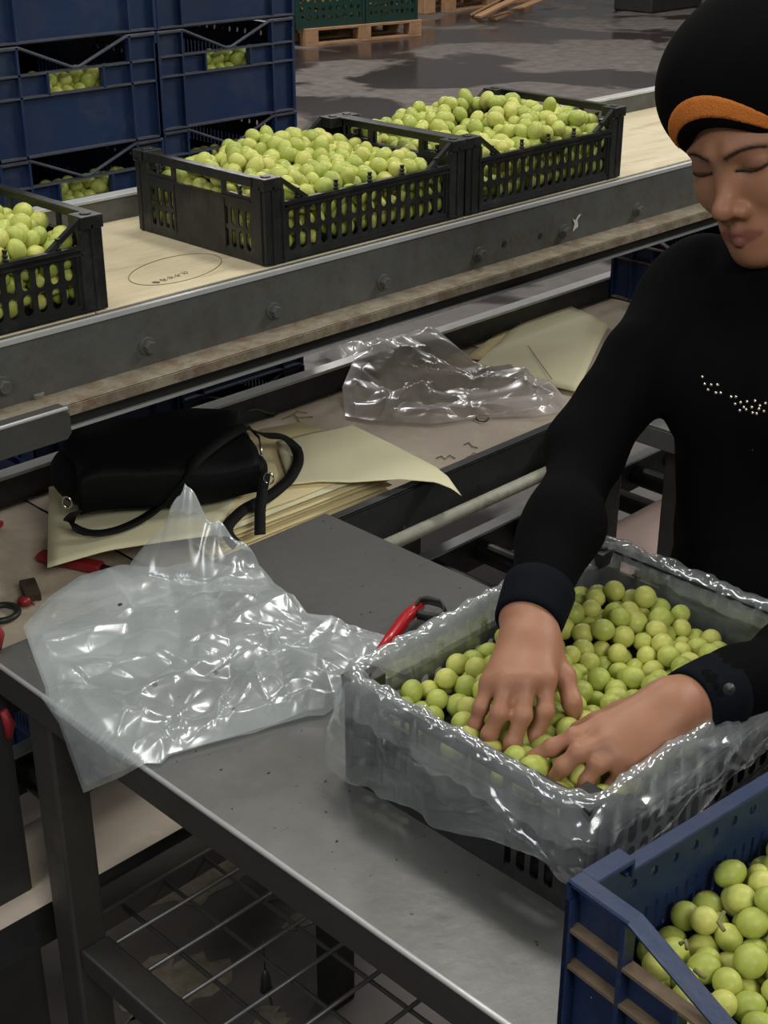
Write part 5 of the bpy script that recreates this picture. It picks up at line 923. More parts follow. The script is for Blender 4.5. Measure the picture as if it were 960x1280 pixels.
# gid 0 mid 1 far 2 near 3 box 4 blue 5 stack(local)
rg = random.Random(21)
gb = MB(); gb.sphere((0, 0, 0), .0125, 20, 14)
gmesh = gb.build('grape', M['grape'], smooth=True)
gm = gmesh.data
vco = np.empty(len(gm.vertices) * 3); gm.vertices.foreach_get('co', vco)
ta = gm.attributes.new('tone', 'FLOAT', 'POINT'); ta.data.foreach_set('value', np.zeros(len(gm.vertices), dtype=np.float32))
bpy.data.objects.remove(gmesh)
LBL = {0: 'green grape heaped in the middle black crate on the upper conveyor', 1: 'green grape heaped in the farthest black crate on the upper conveyor', 2: 'green grape in the black crate cut off by the left picture edge',
       3: 'green grape in the plastic lined crate under the woman\'s hands', 4: 'yellow-green grape in the dusty blue crate at the bottom right'}
GRP = {0: 'grapes in the middle crate', 1: 'grapes in the farthest crate', 2: 'grapes in the left crate', 3: 'grapes in the lined crate', 4: 'grapes in the dusty blue crate'}
far_g = []
for g, L_ in gd.items():
    for (x, y, z, r, ind) in L_:
        if ind:
            o = bpy.data.objects.new('grape', gm); col.objects.link(o); o.location = (x, y, z); e = rg.uniform(1.0, 1.1) if g in (3, 4) else rg.uniform(1.05, 1.28)
            s_ = r / .0125 * (1.03 if g > 2 else 1.11); o.scale = (s_ * e ** -.3, s_ * e ** -.3, s_ * e)
            o.rotation_euler = (rg.uniform(0, 3.1), rg.uniform(0, 3.1), rg.uniform(0, 3.1)); tag(o, LBL[g], 'grape', GRP[g])
        elif g != 5: far_g.append((x, y, z, r))
for (x, y, z) in stack_sp:
    # local (lx,ly) -> world: rotate 90: (x - ly, y + lx); crate local x = depth, y = width
    for (gx, gy, gz, gr, _) in gd[5]:
        far_g.append((x - gx, y + gy + .004, z + gz, gr))
sv = MB(); sv.sphere((0, 0, 0), 1, 12, 8); bv = np.array(sv.v); bf = sv.f
nq = len(bv); V = np.empty((len(far_g), nq, 3)); tone = np.empty((len(far_g), nq), dtype=np.float32)
rn = np.random.default_rng(3)
for i, (x, y, z, r) in enumerate(far_g):
    r *= 1.10; e = rn.uniform(1.04, 1.25); q = rn.normal(size=(3, 3)); q, _ = np.linalg.qr(q)
    V[i] = (bv * np.array([e ** -.3, e ** -.3, e]) * r) @ q.T + (x, y, z); tone[i] = rn.uniform()
fl = [];
bfa = [np.array(f) for f in bf]
me = bpy.data.meshes.new('grape_heap')
faces = [tuple(int(k) + i * nq for k in f) for i in range(len(far_g)) for f in bf]
me.from_pydata(V.reshape(-1, 3).tolist(), [], faces); me.materials.append(M['grape']); me.polygons.foreach_set('use_smooth', [True] * len(me.polygons))
ta = me.attributes.new('tone', 'FLOAT', 'POINT'); ta.data.foreach_set('value', tone.ravel())
o = bpy.data.objects.new('grape_heap', me); col.objects.link(o); tag(o, 'the many smaller green grapes filling the black crates and blue stacks behind', 'grapes', kind='stuff')

# loose grapes, leaf, twig on the lower bed
for u, v, r, lab in ((360, 497, .0115, 'single loose green grape beside the leaf on the lower bed'), (57, 601, .013, 'single loose grape on the lower bed left of the handbag')):
    p = atz(u, v, LZ + .012); o = bpy.data.objects.new('grape', gm); col.objects.link(o); o.location = (p[0], p[1], LZ + .0015 + r); s_ = r / .0125; o.scale = (s_,) * 3; tag(o, lab, 'grape')
c = atz(322, 517, LZ + .004)
b = MB(); pts = []
for k in range(24):
    a = 2 * math.pi * k / 24; rr = .042 * (.72 + .28 * abs(math.cos(2.5 * a))) * (1 + .08 * math.sin(9 * a)); pts.append((c[0] + rr * math.cos(a), c[1] + rr * .7 * math.sin(a), c[2] + .012 * math.sin(2 * a) + .010))
b._add([(c[0], c[1], c[2] + .003)] + pts, [(0, 1 + k, 1 + (k + 1) % 24) for k in range(24)])
tag(b.build('vine_leaf', M['leaf'], smooth=True, solid=.0006), 'wilted green vine leaf lying behind the handbag', 'leaf')
b = MB(); b.tube([atz(352, 524, LZ + .004), atz(365, 519, LZ + .01), atz(374, 522, LZ + .006), atz(391, 521, LZ + .004)], .0014, 6); b.tube([atz(365, 519, LZ + .009), atz(372, 514, LZ + .012), atz(384, 516, LZ + .006)], .0011, 6); b.tube([atz(369, 519, LZ + .008), atz(376, 530, LZ + .004)], .0011, 6)
tag(b.build('twig', M['stem'], smooth=True), 'branched bare grape stem on the liner by the loose grape', 'stem')
for pts, lab in ((((905, 1140), (898, 1153), (905, 1163)), 'short curved stem between grapes in the dusty blue crate, upper one'), (((850, 1180), (857, 1176), (859, 1186)), 'small hooked stem in the dusty blue crate, left one'), (((868, 1212), (875, 1218), (882, 1222)), 'thin stem at the lower left of the dusty blue crate')):
    b = MB(); b.tube([atz(u, v, .985) for u, v in pts], .0018, 6); tag(b.build('twig', M['stem'], smooth=True), lab, 'stem')
# ------------------------------------------------------------------ the woman
import openvdb
HV = .0025
def capdist(P, a, b, ra, rb):
    a = np.asarray(a, np.float32); b = np.asarray(b, np.float32); ab = b - a; L2 = max(float(ab @ ab), 1e-9)
    t = np.clip(((P - a) @ ab) / L2, 0, 1); d = P - (a + t[..., None] * ab)
    return np.sqrt((d * d).sum(-1)) - (ra + (rb - ra) * t)
def elldist(P, c, r, Rm=None):
    d = P - np.asarray(c, np.float32)
    if Rm is not None: d = d @ np.asarray(Rm, np.float32)
    r = np.asarray(r, np.float32); k0 = np.sqrt(((d / r) ** 2).sum(-1)); k1 = np.sqrt(((d / (r * r)) ** 2).sum(-1))
    return k0 * (k0 - 1) / np.maximum(k1, 1e-6)
class SDF:
    # list of (op, kind, args, k, bbox centre+radius)
    def __init__(s): s.ops = []
    def cap(s, a, b, ra, rb, k=.01, op='+'):
        a = np.array(a, float); b = np.array(b, float); m_ = max(ra, rb) + k + .012
        s.ops.append((op, lambda P: capdist(P, a, b, ra, rb), k, np.minimum(a, b) - m_, np.maximum(a, b) + m_)); return s
    def ell(s, c, r, Rm=None, k=.01, op='+'):
        c = np.array(c, float); m_ = max(r) + k + .012
        s.ops.append((op, lambda P: elldist(P, c, r, Rm), k, c - m_, c + m_)); return s
    def fn(s, f, lo_, hi_, k, op):
        s.ops.append((op, f, k, np.array(lo_), np.array(hi_))); return s
    @staticmethod
    def comb(A, B, k, op):
        if op == '+': h = np.maximum(k - np.abs(A - B), 0) / k; return np.minimum(A, B) - h * h * k * .25
        B = -B; h = np.maximum(k - np.abs(A - B), 0) / k; return np.maximum(A, B) + h * h * k * .25
    def eval(s, P):
        P = np.asarray(P, np.float32); D = np.full(P.shape[:-1], .05, np.float32)
        for op, f, k, lo_, hi_ in s.ops:
            D = s.comb(D, f(P), k, op)
        return D
    def mesh(s, name, h, material, parent=None):
        add = [o for o in s.ops if o[0] == '+']
        lo_ = np.min([o[3] for o in add], 0); hi_ = np.max([o[4] for o in add], 0)
        i0 = np.floor(lo_ / h).astype(int); n = np.ceil(hi_ / h).astype(int) - i0
        D = np.full(n, .05, np.float32)
        for op, f, k, l_, h_ in s.ops:
            a = np.clip(np.floor(l_ / h).astype(int) - i0, 0, n); b = np.clip(np.ceil(h_ / h).astype(int) - i0, 0, n)
            if (b <= a).any(): continue
            g = [((np.arange(a[q], b[q]) + i0[q]) * h).astype(np.float32) for q in range(3)]
            P = np.stack(np.meshgrid(*g, indexing='ij'), -1); sl = tuple(slice(a[q], b[q]) for q in range(3))
            D[sl] = s.comb(D[sl], f(P).astype(np.float32), k, op)
        D = np.clip(D, -3 * h, 3 * h)
        G = openvdb.FloatGrid(3 * h); G.copyFromArray(D, ijk=(0, 0, 0)); G.prune()
        pts, quads = G.convertToQuads(0.)
        pts = (pts + i0) * h
        me = bpy.data.meshes.new(name)
        me.vertices.add(len(pts)); me.vertices.foreach_set('co', pts.astype(np.float32).ravel())
        me.loops.add(len(quads) * 4); me.loops.foreach_set('vertex_index', quads[:, ::-1].astype(np.int32).ravel())
        me.polygons.add(len(quads)); me.polygons.foreach_set('loop_start', np.arange(0, len(quads) * 4, 4, dtype=np.int32))
        me.update(calc_edges=True); me.validate()
        me.polygons.foreach_set('use_smooth', np.ones(len(me.polygons), bool)); me.materials.append(material)
        o = bpy.data.objects.new(name, me); col.objects.link(o)
        if parent: o.parent = parent
        return o, pts

# head frame
HY, HP, HR = R_(179.7), R_(16.5), R_(14.4)
HC = np.array([1.3775, .7953, 1.4085])
hf_ = np.array([math.cos(HP) * math.cos(HY), math.cos(HP) * math.sin(HY), -math.sin(HP)])
hl_ = np.array([-math.sin(HY), math.cos(HY), 0]); hu_ = np.cross(hf_, hl_)
HM = np.stack([hf_, math.cos(HR) * hl_ + math.sin(HR) * hu_, math.cos(HR) * hu_ - math.sin(HR) * hl_], 1)
def H(f, l, u): return HM @ np.array([f, l, u]) + HC

body = SDF()
def hc(a, b, ra, rb, k=.008, op='+'): body.cap(H(*a), H(*b), ra, rb, k, op)
def he(c, r, k=.01, op='+'): body.ell(H(*c), r, HM, k, op)
# pelvis, torso, neck, legs
NECK = H(-.035, 0, -.085)
CH_ = np.array([1.405, .755, 1.13])
body.ell((1.39, .70, .92), (.10, .120, .12), k=.04); body.ell((1.39, .724, 1.03), (.082, .092, .12), k=.05); body.ell((1.405, .742, 1.13), (.088, .105, .13), k=.05)
body.cap((1.405, .845, 1.225), (1.43, .645, 1.228), .040, .040, .04)
body.cap((1.405, .76, 1.22), NECK, .05, .046, .03)
for s_ in (1, -1):
    body.cap((1.39, .705 + .062 * s_, .88), (1.42, .73 + .085 * s_, .48), .08, .055, .03); body.cap((1.42, .73 + .085 * s_, .48), (1.44, .73 + .09 * s_, .09), .052, .036, .02)
    body.cap((1.44, .73 + .09 * s_, .05), (1.30, .73 + .10 * s_, .03), .034, .026, .02)
# head
he((-.015, 0, .035), (.092, .074, .092), .02)
he((.028, 0, -.025), (.058, .060, .082), .03)
hc((.0, .052, -.055), (.060, .016, -.100), .018, .014, .025); hc((.0, -.052, -.055), (.060, -.016, -.100), .018, .014, .025)
he((.068, 0, -.098), (.020, .022, .017), .022)
for s_ in (1, -1):
    he((.052, .036 * s_, -.030), (.024, .023, .022), .025)
    hc((.079, .012 * s_, .0165), (.060, .050 * s_, .0175), .0095, .007, .012)
    he((.095, .030 * s_, .000), (.0155, .0175, .0105), .012, '-')
    he((.0660, .0315 * s_, .0015), (.0160, .0175, .0125), .005)
    he((.0810, .0315 * s_, -.0045), (.003, .014, .0012), .003, '-')
hc((.070, 0, -.001), (.1005, 0, -.036), .0085, .0095, .014)
he((.1000, 0, -.0390), (.0120, .0105, .0095), .009)
for s_ in (1, -1):
    he((.0885, .0150 * s_, -.0445), (.0110, .0075, .0080), .006)
    he((.098, .0068 * s_, -.0515), (.0045, .0030, .0035), .002, '-')
he((.071, 0, -.071), (.020, .030, .022), .018)
# lips
for s_ in (1, -1):
    hc((.0915, .0020 * s_, -.0672), (.0780, .0250 * s_, -.0718), .0052, .0026, .0025)
    hc((.0900, -.001 * s_, -.0785), (.0775, .0235 * s_, -.0748), .0068, .0026, .0012)
    hc((.0905, .0035 * s_, -.053), (.0900, .0030 * s_, -.062), .0022, .0022, .004)
for s_ in (1, -1): he((-.01, .074 * s_, -.005), (.016, .006, .028), .006)
# arms
SHR, ELR, WRR = np.array([1.392, .882, 1.218]), atw(735, 560, 1.57), atw(661, 776, 1.375)
SHL, ELL, WRL = np.array([1.430, .610, 1.225]), atw(1105, 775, 1.47), atw(863, 880, 1.300)
for a, e, w in ((SHR, ELR, WRR), (SHL, ELL, WRL)):
    body.cap(a, e, .042, .033, .02); body.cap(e, w, .033, .0245, .02)
def hand(wr, mcps, fingers, thumb, wr2):
    # palm: wrist slab to the knuckles
    n = len(mcps)
    for i, q in enumerate(mcps):
        a = wr2[0] + (wr2[1] - wr2[0]) * (i / (n - 1)); body.cap(a, q, .0130, .0096, .012)
        if i: body.cap((wr2[0] + (wr2[1] - wr2[0]) * ((i - .5) / (n - 1))), (mcps[i - 1] + q) / 2, .0125, .0095, .010)
    for ch, r in fingers:
        for j in range(len(ch) - 1):
            body.cap(ch[j], ch[j + 1], r[j], r[j + 1], .0035 if j else .007)
        for j in range(1, len(ch) - 1): body.ell(ch[j], (r[j] * 1.03,) * 3, k=.004)
    for j in range(len(thumb[0]) - 1): body.cap(thumb[0][j], thumb[0][j + 1], thumb[1][j], thumb[1][j + 1], .006 if j else .014)
W = atw
# her right hand (index nearest picture right)
mR = [W(683, 848, 1.312), W(658, 850, 1.302), W(634, 851, 1.303), W(612, 854, 1.314)]
body_cut = None
fR = [([mR[0], W(681, 890, 1.300), W(670, 920, 1.302), W(662, 941, 1.312)], [.0086, .0079, .0075, .0062]),
      ([mR[1], W(653, 895, 1.290), W(641, 928, 1.292), W(631, 952, 1.302)], [.0089, .0082, .0077, .0064]),
      ([mR[2], W(624, 892, 1.292), W(612, 918, 1.298), W(605, 940, 1.310)], [.0085, .0079, .0074, .0060]),
      ([mR[3], W(601, 884, 1.308), W(594, 905, 1.314), W(590, 923, 1.324)], [.0077, .0070, .0066, .0054])]
tR = ([W(678, 805, 1.355), W(706, 846, 1.335), W(715, 878, 1.322), W(722, 908, 1.325)], [.0125, .0102, .0088, .0070])
hand(WRR, mR, fR, tR, [W(682, 800, 1.352), W(642, 800, 1.350)])
body.cap(WRR, W(661, 800, 1.35), .0245, .020, .02)
# her left hand
mL = [W(752, 906, 1.262), W(757, 928, 1.243), W(776, 946, 1.243), W(794, 957, 1.252)]
fL = [([mL[0], W(718, 921, 1.250), W(690, 934, 1.254), W(666, 945, 1.262)], [.0086, .0079, .0074, .0060]),
      ([mL[1], W(723, 941, 1.235), W(704, 958, 1.238), W(690, 975, 1.250)], [.0088, .0082, .0076, .0062]),
      ([mL[2], W(748, 955, 1.235), W(734, 974, 1.240), W(722, 991, 1.252)], [.0085, .0079, .0074, .0060]),
      ([mL[3], W(775, 965, 1.242), W(765, 982, 1.248), W(757, 995, 1.260)], [.0078, .0070, .0066, .0054])]
tL = ([W(828, 872, 1.30), W(775, 893, 1.292), W(745, 905, 1.290), W(722, 912, 1.298)], [.0130, .0115, .0100, .0078])
hand(WRL, mL, fL, tL, [W(836, 868, 1.288), W(846, 902, 1.272)])
body.cap(WRL, W(838, 886, 1.285), .0245, .020, .02)
person, bpts = body.mesh('person', HV, M['skin'])
tag(person, 'woman in black clothes and head covering, bending with both hands in the grapes', 'person')
lp_ = (bpts - HC) @ HM
mask = np.zeros(len(bpts), np.float32)
for s_ in (1, -1):
    ql = lp_[:, 1:3] * np.array([s_, 1]); d1 = capdist(ql, (.0040, -.0668), (.0255, -.0722), .0042, .0014); d2_ = capdist(ql, (-.001, -.0785), (.0240, -.0742), .0058, .0014)
    mask = np.maximum(mask, np.clip(1 - np.minimum(d1, d2_) / .0020, 0, 1))
mask[lp_[:, 0] < .06] = 0
BROW = [(.0115 + .038 * t, .0140 + .0065 * math.sin(t * 2.2) - .004 * t * t) for t in np.linspace(0, 1, 12)]
LASH = [(.0315 + .0160 * t, -.0020 - .0035 * math.cos(t * 1.45)) for t in np.linspace(-1, 1, 14)]
bmask = np.zeros(len(bpts), np.float32); q2 = np.stack([np.abs(lp_[:, 1]), lp_[:, 2]], 1)
for arr_, rad_, amp_ in ((BROW, .0034, 1.), (LASH, .0020, 1.)):
    for i in range(len(arr_) - 1):
        t_ = i / len(arr_); d_ = capdist(q2, arr_[i], arr_[i + 1], 0, 0); rr_ = rad_ * (1 - .45 * t_ if rad_ > .003 else 1)
        bmask = np.maximum(bmask, amp_ * np.clip((rr_ * 1.5 - d_) / (rr_ * 1.1), 0, 1))
lid_shade = np.exp(-((q2[:, 0] - .0315) / .019) ** 2 - ((q2[:, 1] - .004) / .011) ** 2) * .38  # soft shade of the eye sockets, painted into the eyelid skin colour
bmask = np.maximum(bmask, lid_shade.astype(np.float32)); bmask[lp_[:, 0] < .045] = 0
at_ = person.data.attributes.new('lip', 'FLOAT', 'POINT')
at_.data.foreach_set('value', mask)
at_ = person.data.attributes.new('brow_and_lid_shade', 'FLOAT', 'POINT'); at_.data.foreach_set('value', bmask.astype(np.float32))

# brows and lashes: thin strips laid on the face
def face_at(l, u, S=body, f0=.16, f1=0.02):
    fs = np.linspace(f0, f1, 140); P = np.array([H(f, l, u) for f in fs]); d = S.eval(P); i = int(np.argmax(d < 0)); return H(fs[max(i, 1)] + .0004, l, u)
fn_ = HM[:, 0]
sub = SDF(); sub.ops = [o for o in body.ops if (o[3][2] > 1.2 and o[4][0] < 1.6 and np.linalg.norm((o[3] + o[4]) / 2 - HC) < .16)]
for s_, nm in ((-1, 'right'), (1, 'left')):
    pts = BROW
    top = []; bot = []
    for i, (l, u) in enumerate(pts):
        t = i / 11; hw = .0020 * (1 - .75 * t) * min(1, .45 + t * 4); top.append(face_at(l * s_, u + hw, sub)); bot.append(face_at(l * s_, u - hw, sub))
    b = MB(); b.grid(np.array([top, [(a + c) / 2 + fn_ * .0012 for a, c in zip(top, bot)], bot])); b.build('eyebrow', M['hair'], person, smooth=True)
    pts = LASH
    top = [face_at(l * s_, u + .0006, sub) for l, u in pts]; bot = [face_at(l * s_, u - .0002, sub) + fn_ * .0016 - HM[:, 2] * .0010 for l, u in pts]
    b = MB(); b.grid(np.array([top, bot])); b.build('eyelash', M['hair'], person, smooth=True, solid=.0006)

# shirt
sh = SDF()
sh.ell((1.385, .700, .90), (.125, .145, .15), k=.05); sh.ell((1.385, .726, 1.02), (.100, .118, .13), k=.06); sh.ell((1.400, .745, 1.12), (.108, .126, .14), k=.05)
for s_ in (1, -1): sh.ell((1.325, .735 + .060 * s_, 1.13), (.055, .055, .06), k=.04)
sh.cap((1.402, .855, 1.228), (1.43, .64, 1.230), .054, .053, .05); sh.cap((1.405, .76, 1.23), NECK + (HC - NECK) * .10, .066, .058, .04)
for a, e, w in ((SHR, ELR, WRR), (SHL, ELL, WRL)):
    sh.cap(a, a + (e - a) * .5, .052, .045, .03); sh.cap(a + (e - a) * .5, e, .045, .0400, .02); sh.cap(e, e + (w - e) * .5, .0400, .0375, .03); sh.cap(e + (w - e) * .5, w, .0375, .0315, .03)
    ax = (w - e) / np.linalg.norm(w - e)
def endcut(w, e, p):
    ax = (w - e) / np.linalg.norm(w - e)
    return lambda P: -((P - np.asarray(w, np.float32)) @ ax.astype(np.float32))
for w, e in ((WRR, ELR), (WRL, ELL)):
    sh.fn(endcut(w, e, 0), w - .06, w + .06, .003, '-')
rw = np.random.default_rng(5); KW = rw.normal(size=(8, 3)) * 38; PW = rw.uniform(0, 6, 8)
def wrinkle(P):
    return 0
shirt, spts = sh.mesh('shirt', .004, M['knit'], person)
co = np.empty(len(shirt.data.vertices) * 3); shirt.data.vertices.foreach_get('co', co); co = co.reshape(-1, 3)
nm_ = np.empty(len(co) * 3); shirt.data.vertices.foreach_get('normal', nm_); nm_ = nm_.reshape(-1, 3)
w_ = sum(np.sin(co @ KW[i] + PW[i]) for i in range(8)) * .0011
co = co + nm_ * w_[:, None]; shirt.data.vertices.foreach_set('co', co.ravel()); shirt.data.update()
tag(shirt, 'black fuzzy knit top with long sleeves')
# cuffs
for w, e, nm in ((WRR, ELR, ''), (WRL, ELL, '')):
    ax = (w - e) / np.linalg.norm(w - e); a_ = Vector(ax).orthogonal().normalized(); b_ = Vector(ax).cross(a_); P = []
    for t, r in ((-.047, .0345), (-.045, .0368), (-.03, .0362), (-.004, .0345), (.003, .0338), (.0045, .031), (.002, .0275), (-.02, .027)):
        P.append([np.array(w) + ax * t + np.array(a_) * r * math.cos(k * .2618) + np.array(b_) * r * math.sin(k * .2618) for k in range(24)])
    b = MB(); b.grid(np.array(P), close=True); b.build('cuff', M['knit2'], person, smooth=True)
# trousers / skirt
sk = SDF(); sk.cap((1.39, .70, .90), (1.42, .72, .30), .145, .22, .03); sk.fn(lambda P: -(P[..., 2] - .10 - 0) if 0 else (P[..., 2] - .14), (1.0, .4, -.2), (1.8, 1.1, .2), .003, '-')
skirt, _ = sk.mesh('skirt', .008, M['knit'], person)

# head scarf
SC = HC
scf = SDF()
def se(c, r, k=.02, op='+'): scf.ell(H(*c), r, HM, k, op)
se((-.030, -.008, .060), (.124, .108, .094), .03); se((-.060, 0, .03), (.110, .098, .118), .03); se((-.03, 0, -.03), (.085, .090, .105), .03)
scf.cap(H(-.045, 0, -.09), np.array([1.418, .765, 1.235]), .066, .072, .03)
OU, OL_, OUu = -.048, .0665, .094
def opening(P):
    q = (P - HC.astype(np.float32)) @ HM.astype(np.float32)
    e = np.sqrt((q[..., 1] / OL_) ** 2 + ((q[..., 2] - OU) / OUu) ** 2); d = (e - 1) * .07
    return np.maximum(d, .012 - .15 * np.abs(q[..., 1]) * 0 - q[..., 0])
scf.fn(opening, HC - .22, HC + .22, .012, '-')
scf.ell(H(.012, 0, -.03), (.066, .0625, .088), HM, k=.003, op='-')
scarf, _ = scf.mesh('headscarf', .003, M['knit'], person)
# orange stripe following the front edge
ssub = scf
rows = []
for e in np.linspace(1.0, 1.0, 1): pass
N_ = 60; th = np.linspace(R_(-49), R_(62), N_)
grid_ = []
for j in range(6):
    row = []
    for a in th:
        t = j / 5; w0 = 1.17; w1 = 1.17 + .235 * max(.05, math.cos(a * 1.25) ** .8 if abs(a) < 1.2 else .05) ; e = w0 + (w1 - w0) * t
        l, u = OL_ * e * math.sin(a), OU + OUu * e * math.cos(a)
        fs = np.linspace(.2, -.05, 260); P = np.array([H(f, l, u) for f in fs]); d = ssub.eval(P); i = int(np.argmax(d < 0)); row.append(H(fs[max(i, 1)] + .0012, l, u))
    grid_.append(row)
b = MB(); b.grid(np.array(grid_)); tag(b.build('headband_stripe', M['orange'], person, smooth=True, solid=.0012), 'orange stripe over the forehead')

# beads and buttons found on the chest surface
dg = bpy.context.evaluated_depsgraph_get()
bvh = BVHTree.FromPolygons([tuple(c_) for c_ in co], [tuple(p.vertices) for p in shirt.data.polygons])
def on_shirt(u, v):
    h_ = bvh.ray_cast(Vector(CC), Vector(ray(u, v)).normalized()); return h_[0], h_[1]
beads = [(878, 471), (881, 480), (889, 481), (897, 481), (895, 491), (901, 491), (885, 487), (914, 496), (920, 496), (919, 505), (926, 503), (934, 502), (944, 501), (950, 507), (957, 504), (930, 509), (940, 509), (925, 513), (933, 512), (941, 516), (949, 511), (955, 514), (946, 517)]
for u, v in beads:
    p, n_ = on_shirt(u, v)
    if p is not None: b = MB(); b.sphere(p, .0019, 8, 6); b.build('bead', M['bead'], person, smooth=True)
for u, v in ((936, 558),):
    p, n_ = on_shirt(u, v)
    if p is not None:
        a_ = n_.orthogonal().normalized(); c_ = n_.cross(a_); b = MB(); b.tube([p + n_ * .001 + a_ * (.006 * math.cos(k * .52)) + c_ * (.008 * math.sin(k * .52)) for k in range(13)], .0009, 6); tag(b.build('button', M['chrome'], person, smooth=True), 'small ring button')
p = W(911, 862, 1.262); b = MB(); b.tube([p, p + np.array([-.003, -.002, .003])], .0055, 14); b.tube([p, p + np.array([-.004, -.0025, .004])], .003, 10); tag(b.build('button', M['rubber'], person, smooth=True), 'dark cuff button')
# ------------------------------------------------------------------ plastic films
def cones(x, y, n, seed, ext, amp, sharp=1.):
    r = np.random.default_rng(seed); c = r.uniform(ext[0], ext[1], (n, 2)) if 0 else np.c_[r.uniform(ext[0][0], ext[1][0], n), r.uniform(ext[0][1], ext[1][1], n)]
    g = r.normal(size=(n, 2)) * .9; off = r.uniform(0, 1, n)
    D = np.sqrt((x[..., None] - c[:, 0]) ** 2 + (y[..., None] - c[:, 1]) ** 2)
    i = np.argmin(D, -1); srt = np.sort(D, -1); f = srt[..., 1] - srt[..., 0]
    return amp * np.minimum(f / (f.max() * .5), 1) ** sharp, i
def creases(x, y, n, seed, lo_, hi_, amp, wid, ln_=(.03, .12), ang=None):
    r = np.random.default_rng(seed); h_ = np.zeros_like(x)
    for _ in range(n):
        cx, cy = r.uniform(lo_[0], hi_[0]), r.uniform(lo_[1], hi_[1]); a = r.uniform(0, math.pi) if ang is None else r.normal(ang[0], ang[1]); L_ = r.uniform(*ln_) / 2; w_ = wid * r.uniform(.6, 1.6)
        dx, dy = x - cx, y - cy; u_ = dx * math.cos(a) + dy * math.sin(a); v_ = -dx * math.sin(a) + dy * math.cos(a) + .12 * u_ * u_ / L_
        side = np.where(v_ > 0, w_, w_ * r.uniform(.3, 1))
        h_ += amp * r.uniform(.3, 1) * (1 if r.random() < .8 else -.6) * np.exp(-np.abs(v_) / side) * np.clip(1 - (u_ / L_) ** 2, 0, 1)
    return h_
# bag on the table. outline in table coordinates; points beyond the front edge (x<.656) hang down
zb = TZ + .004
def tb(u, v): p = atz(u, v, zb); return (p[0], p[1])
def hang(u, v):
    p = atx(u, v, .648); return (.656 - (zb - p[2]), p[1])
left_ = [hang(103, 992), hang(72, 905), tb(57, 862), tb(44, 828), tb(29, 785)]
top_ = [tb(29, 785), tb(62, 748), tb(100, 722), tb(150, 708), tb(205, 708), tb(240, 700), tb(275, 704), tb(318, 712), tb(352, 745), tb(385, 780), tb(450, 790), tb(505, 800)]
right_ = [tb(432, 872), tb(450, 845), tb(480, 822), tb(505, 800)]
bot_ = [hang(103, 992), hang(150, 972), hang(180, 955), tb(210, 945), tb(300, 920), tb(385, 895), tb(405, 893), tb(432, 872)]
G = coons(left_, right_, bot_, top_, 150, 220)
x, y = G[..., 0], G[..., 1]; lo2, hi2 = (x.min(), y.min()), (x.max(), y.max())
e0 = np.minimum(np.minimum(np.arange(150)[:, None], 149 - np.arange(150)[:, None]) / 10., 1) * np.minimum(np.minimum(np.arange(220)[None], 219 - np.arange(220)[None]) / 10., 1)
w1 = creases(x, y, 34, 2, lo2, hi2, .014, .016, (.10, .30)) + cones(x + .01 * np.sin(y * 40), y + .01 * np.sin(x * 35), 16, 2, (lo2, hi2), .006, .8)[0]
w2 = creases(x, y, 230, 3, lo2, hi2, .0055, .006)
# long folds running across
fd = .006 * np.abs(np.sin((x * .6 - y) * 34 + 3 * np.sin(x * 14))) * (x > .70) + .004 * np.abs(np.sin((x + y) * 45 + 2 * np.sin(y * 20)))
dens = np.clip(1.5 - np.hypot(x - .80, y - 1.07) / .14, .12, 1)
hgt = .0025 + e0 * ((w1 * .9 + fd) * (.45 + .55 * dens) + w2 * (.25 + dens)) 
pk = np.array(tb(262, 742)); dd = np.hypot((x - pk[0]), (y - pk[1]))
p1 = np.array(tb(236, 735))
# puffed standing fold
rg_ = np.array(tb(212, 706)), np.array(tb(322, 722))
ab = rg_[1] - rg_[0]; tt = np.clip(((x - rg_[0][0]) * ab[0] + (y - rg_[0][1]) * ab[1]) / (ab @ ab), 0, 1); dl = np.hypot(x - rg_[0][0] - tt * ab[0], y - rg_[0][1] - tt * ab[1])
prf = np.interp(tt, [0, .10, .24, .45, .75, 1], [.060, .085, .118, .075, .050, .018]) + .006 * np.sin(tt * 23)
hgt += prf * np.clip(1 - dl / (.050 - .010 * tt), 0, 1) ** .85
hgt += .022 * np.clip(1 - np.hypot(x - .93, y - 1.14) / .10, 0, 1) + .014 * np.clip(1 - np.hypot(x - .86, y - .98) / .07, 0, 1)
P = np.zeros(x.shape + (3,)); over = x < .656
P[..., 0] = np.where(over, .651 - hgt * .6, x); P[..., 1] = y; P[..., 2] = np.where(over, zb - (.656 - x), zb + hgt)
tr_ = np.clip((x - .640) / .035, 0, 1)
P[..., 2] = np.where(over, P[..., 2], np.maximum(P[..., 2] - (1 - tr_) * hgt, TZ + .003))
b = MB(); b.grid(P)
fm = b.build('plastic_bag', M['film'], smooth=True)
tag(fm, 'large crumpled clear plastic bag draped over the left corner of the steel table', 'plastic bag')
# second layer of the same bag, folded back underneath
G2 = coons([np.array(q) + (.006, .004) for q in left_], right_, [np.array(q) + (.004, .006) for q in bot_], [np.array(q) * .985 + np.array((.8, 1.1)) * .015 for q in top_], 60, 90)
x, y = G2[..., 0], G2[..., 1]; over = x < .656
w3, _ = cones(x, y, 40, 9, (lo2, hi2), .004)
P = np.zeros(x.shape + (3,)); P[..., 0] = np.where(over, .6535, x); P[..., 1] = y; P[..., 2] = np.where(over, zb - (.656 - x), TZ + .0015 + w3 * .5)
b = MB(); b.grid(P); b.build('back_layer', M['film'], fm, smooth=True)
